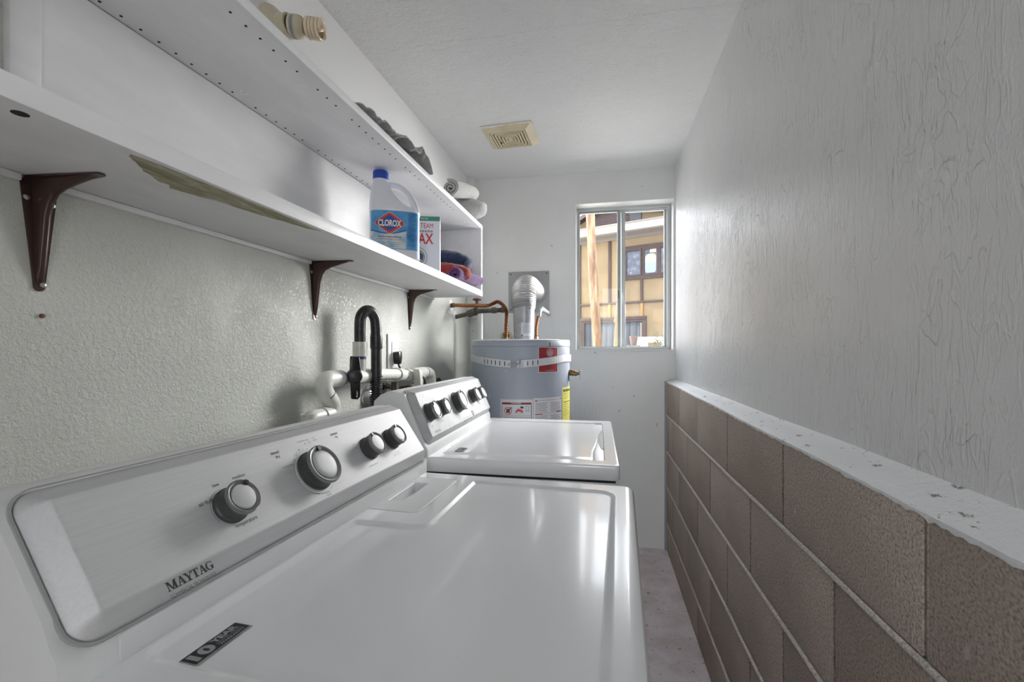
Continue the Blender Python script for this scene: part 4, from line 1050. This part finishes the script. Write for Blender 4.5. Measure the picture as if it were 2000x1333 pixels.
bm=B(); put_rect(bm,29.8,54.1,1.0095,1.121,fA,12,1); decal('red_field',bm,m_lred,rl)
bm=B()
deg=180/PI/HR
for r0,r1,dz in ((.0165,.0182,0),(.0105,.0125,-.001),(.0035,.0065,-.0015)): put_ring(bm,43.2,1.0985+dz,r0,r1,fB_,30,ea=deg)
put_text(bm,'HIGH EFFICIENCY',fB_,37.5,1.0145,.0028,12,.02)
decal('red_label_marks',bm,m_label,rl)
bm=B(); put_rect(bm,-11.4,23.2,.70,.8870,f0,16,1); dl=decal('danger_label',bm,m_label,wh)
bm=B(); put_rect(bm,-9.7,21.6,.8665,.8735,fA,14,1); decal('danger_bar',bm,m_lred,dl)
bm=B(); put_text(bm,'DANGER',fB_,.5,.8677,.0046,10.5,.03); decal('danger_word',bm,m_label,dl)
bm=B()
for q in ((-9.9,-9.5,.70,.8665),(21.2,21.8,.70,.8665)): put_rect(bm,*q,fA)
put_rect(bm,-9.7,21.6,.8645,.8665,fA,10,1)
put_rect(bm,-4.8,-1.2,.8270,.8440,fA,3,1); put_poly(bm,[(-.8,.842),(1.2,.851),(.6,.853),(-1.6,.845)],fA)
put_poly(bm,[(10.2,.848),(12.8,.846),(13.6,.853),(11.5,.858),(9.6,.853)],fA)
for q in ((15.8,16.1,.833,.856),(18.7,19.0,.833,.856),(15.8,19.0,.856,.8572),(16.2,18.8,.8355,.837)): put_rect(bm,*q,fA)
put_text(bm,'FLAMMABLE VAPORS',fA,4.0,.8235,.0026,9,.01); put_text(bm,'Vapors from flammable liquids will explode',fA,-8,.8125,.0034,28,.005)
for i in range(5): put_rect(bm,-8,20-((i*5)%4),.805-.008*i,.8065-.008*i,fA,8,1)
decal('danger_black_marks',bm,m_ink,dl)
bm=B(); put_ring(bm,-3.0,.8355,.0152,.0175,fB_,32,ea=deg); put_poly(bm,[(-5.6,.8475),(-5.0,.8495),(-.4,.8235),(-1.0,.8215)][::-1],fB_)
put_poly(bm,[(4.2,.829),(13.0,.829),(12.6,.836),(11.2,.843),(10.6,.838),(9.7,.849),(8.8,.841),(7.9,.851),(7.1,.841),(6.2,.844),(5.8,.837),(4.9,.835)],fA)
decal('danger_red_marks',bm,m_lred2,dl)
bm=B(); put_rect(bm,23.9,61.2,.70,.8925,f0,16,1); il=decal('instruction_label',bm,m_label,wh)
bm=B(); 
for a,b,z0_,z1_ in ((25.6,28.2,.8775,.8825),(58.0,60.2,.8815,.8865),(25.6,34.5,.8170,.8210),(52.5,60.4,.8230,.8270)): put_rect(bm,a,b,z0_,z1_,fA,5,1)
decal('instruction_bars',bm,m_lred,il)
bm=B(); put_text(bm,'FOR YOUR SAFETY READ BEFORE OPERATING',fA,29.2,.8795,.0036,27.5,.01); put_text(bm,'OPERATING INSTRUCTIONS',fA,35.5,.8185,.0036,15.8,.01)
for i in range(9):
    put_rect(bm,26,40.5-((i*3)%4)*.8,.8685-.0052*i,.8700-.0052*i,fA,4,1); put_rect(bm,44,60-((i*5)%4)*.7,.8685-.0052*i,.8700-.0052*i,fA,4,1)
for i in range(9):
    put_rect(bm,26,41-((i*5)%3),.8105-.0055*i,.8120-.0055*i,fA,4,1); put_rect(bm,44,60-((i*3)%4),.8105-.0055*i,.8120-.0055*i,fA,4,1)
decal('instruction_words',bm,m_ink2,il)
bm=B(); put_rect(bm,63.5,92,.70,.9330,f0,14,1); yl=decal('energy_label',bm,m_yel,wh)
bm=B(); put_text(bm,'ENERGYGUIDE',fA,65.2,.9115,.0125,44,.03)
for i in range(4): put_rect(bm,66,84,.903-.0075*i,.9042-.0075*i,fA,5,1)
put_rect(bm,66,90,.862,.865,fA,6,1)
for i in range(6): put_rect(bm,66,80+(i%3)*3,.852-.010*i,.8532-.010*i,fA,5,1)
decal('energy_words',bm,m_ink,yl)
bm=B(); put_rect(bm,42.4,43.6,1.124,1.145,cf(.0018)); decal('marker_stroke',bm,m_ink,wh)
# relief valve on the tank's right side
bm=B(); cyl(bm,(HR-.005,-.01,.995),(HR+.012,-.01,.995),.012,6); cyl(bm,(HR+.010,-.01,.995),(HR+.040,-.01,.995),.0105,14,.001); cyl(bm,(HR+.016,-.01,.995),(HR+.020,-.01,.995),.0135,14); cyl(bm,(HR+.028,-.01,.995),(HR+.033,-.01,.995),.0130,14); cyl(bm,(HR+.040,-.01,.995),(HR+.050,-.01,.995),.007,12); cyl(bm,(HR+.004,-.012,1.012),(HR+.03,-.012,1.003),.006,10)
tv=obj('relief_valve',bm,m_brass,wh)
bm=B(); box(bm,HR+.0505,HR+.053,-.014,-.006,.964,1.012,.001); box(bm,HR+.044,HR+.062,-.013,-.007,1.004,1.009,.001); obj('valve_lever',bm,m_zinc,tv)
bm=B(); lathe(bm,[(.030,0),(.030,.003)],24,axis_m((HR-.003,-.01,.985),(1,0,0))); obj('valve_gasket',bm,m_black,wh)
for x,y in ((-.079,.020),(.073,.050)):
    bm=B(); cyl(bm,(x,y,1.155),(x,y,1.178),.012,6); obj('nipple',bm,m_brass,wh)

# plumber's strap round the heater
sp=empty('heater_strap',(HX,HY,0)); tag(sp,'perforated metal strap round the upper part of the water heater','strap')
def strap_z(a):
    a=abs(a-4); return 1.045+.026*min(1,a/62)**1.2
rows=[]
bm=B()
for i in range(121):
    a=-100+210*i/120
    if -0.5<a<8: pass
    rr=HR+.0022+(.006*max(0,(a-70)/40) if a>70 else 0); zc=strap_z(a); hh=.0165
    rows.append([Vector((r_*math.sin(R(a)),-r_*math.cos(R(a)),z)) for r_,z in ((rr,zc-hh),(rr+.0012,zc-hh),(rr+.0012,zc+hh),(rr,zc+hh))])
def rsel(a0,a1): return [r for i,r in enumerate(rows) if a0<=-100+210*i/120<=a1]
bm=B(); loft(bm,rsel(-100,1.2)); obj('strap_band',bm,m_strap,sp)
bm=B(); loft(bm,rsel(6.5,110)); obj('strap_band',bm,m_strap,sp)
bm=B()
fh_=cf(.0042)
for a in (-31.5,-27,-22,-17,-12,-6.5,17.5,23,28.5):
    zc=strap_z(a); put_rect(bm,a-.45,a+.45,zc-.010,zc+.010,fh_)
tag(obj('strap_slots',bm,m_dark,sp,None,False),kind='stuff')
bm=B(); 
r_=HR+.007
def sp_(a,z): return Vector((r_*math.sin(R(a)),-r_*math.cos(R(a)),z))
cyl(bm,sp_(-3,1.044),sp_(13,1.047),.0040,10); cyl(bm,sp_(8.5,1.047),sp_(10,1.047),.0095,6); obj('tension_bolt',bm,m_zinc,sp)
bm=B(); c_=sp_(9,1.048); box(bm,c_.x-.004,c_.x+.016,c_.y-.003,c_.y+.006,c_.z-.017,c_.z+.019,.001); obj('strap_clip',bm,m_zinc,sp)
bm=B(); a=R(-100); p0=Vector(((HR+.003)*math.sin(a),-(HR+.003)*math.cos(a),1.07)); a=R(110); p1=Vector(((HR+.009)*math.sin(a),-(HR+.009)*math.cos(a),1.07))
for p,e in ((p0,Vector((-.20,.398,1.07))),(p1,Vector((.16,.398,1.07)))):
    d=(e-p); s_=d.cross(Vector((0,0,1))).normalized()*.0006
    loft(bm,[[q+s_+Vector((0,0,-.016)),q-s_+Vector((0,0,-.016)),q-s_+Vector((0,0,.016)),q+s_+Vector((0,0,.016))] for q in (p,e)])
obj('strap_tail',bm,m_zinc,sp)

# flue pipe
fu=empty('flue_pipe',(-.377,2.239,1.161)); tag(fu,'silver flue pipe rising from the water heater and bending into a grey wall plate','flue')
bm=B(); lathe(bm,[(.0500,0),(.0505,.02),(.0525,.10),(.0535,.150),(.0580,.162),(.0580,.170)],40); co=obj('collar',bm,m_zinc,fu)
bm=B(); cyl(bm,(.036,-.040,.155),(.037,-.043,.155),.004,8); obj('rivet',bm,m_iron,co)
fl_=lambda a,z:Vector((.0527*math.sin(R(a)),-.0527*math.cos(R(a)),z)); fl2=lambda a,z:Vector((.0532*math.sin(R(a)),-.0532*math.cos(R(a)),z))
bm=B(); put_rect(bm,-6,62,.018,.082,fl_,10,1); ll=decal('flue_label',bm,m_label,fu)
bm=B()
for i in range(9): put_rect(bm,6,58-((i*5)%4)*3,.033+.0052*i,.0346+.0052*i,fl2,5,1)
put_rect(bm,-4,4,.015,.026,fl2); decal('flue_label_words',bm,m_ink2,ll)
path=smooth_path([(0,.0,.158),(-.002,.002,.180),(-.003,.008,.215),(-.003,.030,.252),(-.002,.075,.278),(0,.135,.287),(.001,.22,.288),(.001,.300,.288),(.001,.388,.288)],34)
bm=B(); NP=len(path)
tube(bm,path,lambda t:.0582+.0026*math.sin(t*2*PI*42)+.004*math.sin(min(1,t/.45)*PI),40); obj('flexible_elbow',bm,m_foil,fu,60)
bm=B(); lathe(bm,[(.067,0),(.067,.006),(.071,.008),(.071,.03),(.0680,.034)],36,axis_m((.001,.350,.288),(0,1,0))); obj('wall_collar',bm,m_sheet,fu)
bm=B(); box(bm,-.158,.085,.3855,.3905,.170,.413,.001); wp=obj('wall_plate',bm,m_sheet,fu)
for x,z in ((-.143,.398),(.070,.400),(.070,.186),(-.143,.188)):
    bm=B(); lathe(bm,[(.0045,0),(.004,.002),(.001,.003)],10,axis_m((x,.3855,z),(0,-1,0))); obj('screw',bm,m_iron,wp)

# hot water connector of corrugated copper
cc=empty('copper_connector',(-.783,2.2935,1.348)); tag(cc,'corrugated copper pipe from the left wall bending down to the water heater','pipe')
def rel(o,pts): return [Vector(p)-o for p in pts]
oc=Vector((-.783,2.2935,1.348))
pth=smooth_path(rel(oc,[(-.783,2.2935,1.348),(-.74,2.262,1.345),(-.685,2.238,1.340),(-.62,2.230,1.338),(-.565,2.233,1.336),(-.535,2.237,1.347),(-.512,2.24,1.356),(-.487,2.245,1.340),(-.470,2.25,1.312),(-.468,2.251,1.285),(-.470,2.2505,1.235),(-.472,2.250,1.178)]),36)
L=len(pth)
bm=B(); tube(bm,pth[:int(L*.36)],.0098,14); obj('straight_pipe',bm,m_copper,cc)
i0=int(L*.34); seg=pth[i0:]
bm=B(); tube(bm,seg,lambda t:.0092+.0016*math.sin(t*2*PI*44),12); obj('corrugated_pipe',bm,m_copper,cc,70)
bm=B(); lathe(bm,[(.031,0),(.030,.004),(.014,.009)],28,axis_m((0.0,0,0),(1,-.03,0))); obj('escutcheon',bm,m_white,cc)
bm=B(); cyl(bm,pth[4],pth[24],.0125,12); obj('coupling',bm,m_iron,cc)
# gas line with red-handled cock
gp=empty('gas_pipe',(-.60,2.33,1.318)); tag(gp,'dark iron pipe with a small red valve handle below the copper connector','pipe')
og=Vector((-.60,2.33,1.318))
bm=B(); tube(bm,rel(og,[(-.655,2.30,1.314),(-.60,2.305,1.317),(-.48,2.320,1.322)]),.0125,14); cyl(bm,Vector((-.56,2.309,1.319))-og,Vector((-.535,2.312,1.320))-og,.0165,8); cyl(bm,Vector((-.51,2.315,1.321))-og,Vector((-.49,2.318,1.322))-og,.016,12); obj('iron_pipe',bm,m_iron,gp)
bm=B(); cyl(bm,Vector((-.690,2.315,1.302))-og,Vector((-.640,2.30,1.316))-og,.021,8,.002); obj('valve_body',bm,m_iron,gp)
bm=B(); cyl(bm,Vector((-.637,2.295,1.316))-og,Vector((-.637,2.295,1.372))-og,.0085,10); obj('valve_stem',bm,m_iron,gp)
bm=B(); lathe(bm,[(.006,0),(.022,.002),(.024,.006),(.022,.010),(.008,.010)],20,Matrix.Translation(Vector((-.637,2.295,1.370))-og)); obj('valve_handle',bm,m_red,gp)
bm=B(); lathe(bm,[(.034,0),(.033,.004),(.015,.010)],26,axis_m(Vector((-.782,2.36,1.290))-og,(1,-.03,0))); obj('escutcheon',bm,m_white,gp)
bm=B(); cyl(bm,Vector((-.78,2.36,1.290))-og,Vector((-.655,2.305,1.310))-og,.012,12); obj('wall_stub',bm,m_iron,gp)
# vertical white pipe in the corner
bm=B(); cyl(bm,(-.645,2.40,.0),(-.645,2.40,1.335),.0125,16); o=obj('corner_pipe',bm,m_white); tag(o,'white painted vertical pipe in the corner behind the water heater','pipe')
# round wall flange above the tank
we=empty('wall_flange',(-.545,2.630,1.195)); tag(we,'round cream pipe flange on the back wall just above the tank rim','flange')
bm=B(); lathe(bm,[(.034,0),(.034,.012),(.030,.020),(.024,.022),(.021,.018),(.021,.006)],30,axis_m((0,0,0),(0,-1,0)),True,False); obj('flange_ring',bm,m_porc,we)
bm=B(); lathe(bm,[(.021,.006),(.020,.0075)],24,axis_m((0,0,0),(0,-1,0))); obj('flange_socket',bm,m_brass,we)
# cold water connector
cw=empty('cold_connector',(-.318,2.285,1.16)); tag(cw,'short brown flexible pipe with grey elbow beside the flue collar','pipe')
bm=B(); tube(bm,smooth_path([(-.002,-.004,.015),(-.002,0,.06),(.003,.004,.10),(.009,.010,.135)],40),lambda t:.0075+.0012*math.sin(t*2*PI*20),12); obj('corrugated_pipe',bm,m_copper,cw,70)
bm=B(); tube(bm,smooth_path([(.008,.008,.126),(.013,.012,.146),(.020,.03,.160),(.023,.06,.163),(.024,.345,.163)],6),.0115,14); cyl(bm,(.008,.008,.122),(.010,.010,.140),.0135,10); obj('elbow_pipe',bm,m_sheet,cw)

# ------------------------------------------------------------ white drain pipework on the wall
pv=empty('drain_pipework',SW(0,1.3,1.02),SR); tag(pv,'white plastic drain pipework with blue primer rings along the left wall','pipework')
c_,s_=math.cos(SR),math.sin(SR)
PVO=SW(0,1.3,1.02)
def pl_(x,y,z): return Vector((x,y-1.3,z-1.02))     # wall frame -> local of the pipework
def pvt(name,pts,r,mt=None,k=7): 
    bm=B(); tube(bm,smooth_path(pts,k),r,20); return obj(name,bm,mt or m_pvc,pv,50)
o=.060
pvt('main_pipe',[pl_(o,1.20,1.024),pl_(o,1.45,1.024),pl_(o,1.74,1.006)],.0195)
pvt('elbow',[pl_(o,1.205,1.0245),pl_(o,1.165,1.0260),pl_(o,1.140,1.024),pl_(o,1.128,1.010),pl_(o,1.132,.994),pl_(o,1.142,.980)],.0240)
pvt('elbow',[pl_(o,1.140,.984),pl_(o,1.160,.962),pl_(o,1.167,.948),pl_(o,1.163,.932),pl_(o,1.148,.926),pl_(o,1.120,.926)],.0240)
pvt('lower_pipe',[pl_(o,1.130,.926),pl_(o,1.080,.926),pl_(o,1.066,.910),pl_(o,1.064,.87),pl_(o,1.064,.10)],.0205)
pvt('tee',[pl_(o,1.268,1.0245),pl_(o,1.370,1.0235)],.0245)
pvt('riser',[pl_(o,1.312,1.024),pl_(o,1.312,1.075),pl_(o,1.312,1.095)],.0185)
pvt('threaded_adapter',[pl_(o,1.312,1.088),pl_(o,1.312,1.134)],.0225)
bm=B(); cyl(bm,pl_(o,1.2030,1.0245),pl_(o,1.2065,1.0245),.0244,20); obj('primer_ring',bm,m_primer,pv)
bm=B(); cyl(bm,pl_(o,1.1405,.9835),pl_(o,1.1425,.9810),.0246,20); obj('primer_ring',bm,m_primer,pv)
bm=B(); cyl(bm,pl_(o,1.312,1.079),pl_(o,1.312,1.0875),.0192,20); obj('primer_ring',bm,m_primer,pv)
pvt('coupling',[pl_(o,1.565,1.016),pl_(o,1.605,1.014)],.0245)
pvt('coupling',[pl_(o,1.640,1.012),pl_(o,1.660,1.011)],.0240)
pvt('tee',[pl_(o,1.700,1.010),pl_(o,1.775,1.010)],.0270)
pvt('branch',[pl_(o,1.745,1.0),pl_(o,1.745,.97),pl_(o,1.745,.86)],.0165)
pvt('branch_collar',[pl_(o,1.745,.995),pl_(o,1.745,.960)],.0225)
pvt('elbow',[pl_(o,1.77,1.012),pl_(o,1.81,1.013),pl_(o,1.858,1.008),pl_(o,1.878,.985),pl_(o,1.880,.945)],.0250)
pvt('end_pipe',[pl_(o,1.880,.955),pl_(o,1.880,.85)],.0210)
bm=B(); cyl(bm,pl_(o,1.812,1.013),pl_(o,1.816,1.013),.0256,20); obj('primer_ring',bm,m_primer,pv)
bm=B(); prism(bm,[(1.645,1.035),(1.680,1.030),(1.686,.925),(1.662,.925),(1.656,.99)],lambda a,b,t:pl_(t,a,b),.085,.112); bmesh.ops.bevel(bm,geom=bm.edges[:],offset=.004,segments=2,affect='EDGES',profile=.5); obj('hook_cover',bm,m_pvc,pv)
# ball valve with a black handle
vax=Vector((.62,-.78,0)); vsd=Vector((.78,.62,0)); vc=pl_(.085,1.240,1.030)
bm=B(); cyl(bm,pl_(o,1.285,1.0245),vc+vax*.004,.0205,24); cyl(bm,vc-vax*.002,vc+vax*.016,.0225,28,.003); bv=obj('valve_hub',bm,m_rubber,pv)
def vh(a,b,t): return vc+vax*t+vsd*a+Vector((0,0,b))
bm=B(); prism(bm,[(-.0140,.060),(.0125,.058),(.0160,.012),(.0140,-.012),(.0145,-.060),(.0075,-.069),(-.0115,-.067),(-.0135,-.012),(-.0155,.012)],vh,.012,.026); bmesh.ops.bevel(bm,geom=bm.edges[:],offset=.003,segments=2,affect='EDGES',profile=.5); obj('valve_handle',bm,m_black,bv)
bm=B(); lathe(bm,[(.0205,.010),(.0205,.027),(.0185,.030),(.012,.0325),(.001,.0335)],28,axis_m(vc,vax)); obj('hub_cap',bm,m_rubber,bv)
bm=B(); prism(bm,[(.002,-.062),(.006,-.062),(.007,-.048),(.004,-.042),(.004,-.056)],vh,.0262,.0266); obj('worn_mark',bm,m_plastic,bv,None)
# black drain hose
dh=empty('drain_hose',SW(0,1.3,1.13),SR); tag(dh,'black rubber drain hose looped up from the white pipework','hose')
def ph(x,y,z): return Vector((x,y-1.3,z-1.13))
hx=.085
sm=smooth_path([ph(.060,1.312,1.128),ph(.060,1.312,1.180),ph(.062,1.312,1.208),ph(.067,1.316,1.224),ph(.073,1.326,1.2335),ph(.079,1.340,1.2335),ph(.084,1.351,1.222),ph(.088,1.357,1.205),ph(.090,1.359,1.170),ph(.090,1.360,1.135)],8)
bm=B(); tube(bm,sm,lambda t:.0172,20); obj('hose_bend',bm,m_rubber,dh,60)
bm=B(); tube(bm,[ph(.090,1.359,1.165),ph(.090,1.360,1.150),ph(.090,1.360,1.116),ph(.090,1.360,1.111)],[.0172,.0195,.0195,.018],20); obj('hose_cuff',bm,m_rubber,dh,40)
bm=B(); tube(bm,[ph(.090,1.360,1.118),ph(.090,1.361,1.02)],.0172,20); obj('hose_sleeve',bm,m_rubber,dh)
cor=[ph(.090,1.361-.00005*i,1.024-.0012*i) for i in range(150)]
bm=B(); tube(bm,cor,lambda t:.0180+.0028*(1 if (t*24)%1<.5 else -1),20); obj('corrugated_hose',bm,m_rubber,dh,30)
# chrome wall valves
cv=empty('wall_valve',SW(0,1.462,.940),SR); tag(cv,'chrome wall flange and dull metal supply valves behind the black hose','valve')
bm=B(); lathe(bm,[(.042,0),(.041,.006),(.030,.016),(.014,.020)],30,axis_m((0,0,0),(1,0,0))); obj('escutcheon',bm,m_chrome,cv)
bm=B(); lathe(bm,[(.030,0),(.029,.006),(.016,.014)],26,axis_m((0,.105,.035),(1,0,0))); obj('escutcheon',bm,m_chrome,cv)
bm=B(); cyl(bm,(0,.105,.035),(.06,.105,.028),.009,12); cyl(bm,(.05,.105,.05),(.05,.105,-.03),.013,10); cyl(bm,(.0,0,0),(.05,.01,0),.011,12); cyl(bm,(.045,.03,-.01),(.07,.14,.005),.016,10); cyl(bm,(.045,.17,.015),(.075,.25,.03),.014,10); obj('valve_body',bm,m_iron,cv)
bm=B(); box(bm,.05,.064,.30,.325,.02,.055,.003); obj('orange_tag',bm,Mat('orange_tag',srgb(168,84,56),.5),cv)
# wall outlet and plug
ou=empty('wall_outlet',SW(0,1.6425,1.105),SR); tag(ou,'white double wall outlet on the left wall by the black plug','outlet')
bm=B(); box(bm,0,.0065,-.0435,.0435,-.068,.066,.0025); obj('cover_plate',bm,m_plastic,ou)
bm=B(); box(bm,.006,.0095,-.0175,.0175,-.036,.036,.0015); rc=obj('receptacle',bm,m_white,ou)
bm=B()
for z in (.019,): 
    box(bm,.0093,.0098,-.0075,-.0055,z-.004,z+.004); box(bm,.0093,.0098,.0055,.0075,z-.004,z+.004); lathe(bm,[(.0024,0),(.0024,.0004)],10,axis_m((.0094,0,z-.011),(1,0,0)))
obj('socket_slots',bm,m_dark,rc,None)
pg=empty('power_plug',SW(0,1.6425,1.085),SR); tag(pg,'black plug and cord in the lower socket of the wall outlet','plug')
bm=B(); prism(bm,[(-.014,.016),(.012,.019),(.016,-.004),(.009,-.030),(-.004,-.032),(-.013,-.010)],lambda a,b,t:Vector((t,a,b)),.0100,.036); bmesh.ops.bevel(bm,geom=bm.edges[:],offset=.003,segments=2,affect='EDGES',profile=.5); obj('plug_body',bm,m_black,pg)
bm=B(); tube(bm,smooth_path([(.024,.002,-.026),(.028,.010,-.046),(.040,.030,-.066),(.070,.055,-.078),(.098,.080,-.092),(.098,.12,-.20),(.098,.13,-.30)],6),.0036,10); obj('cord',bm,m_rubber,pg)
# black hose coupling near the washer
bm=B(); cyl(bm,SW(.03,1.955,.955),SW(.075,1.955,.965),.022,16,.004); cyl(bm,SW(.0,1.955,.953),SW(.035,1.955,.956),.012,12); o=obj('hose_coupling',bm,m_black); tag(o,'black hose coupling on the wall just above the washer console','coupling')
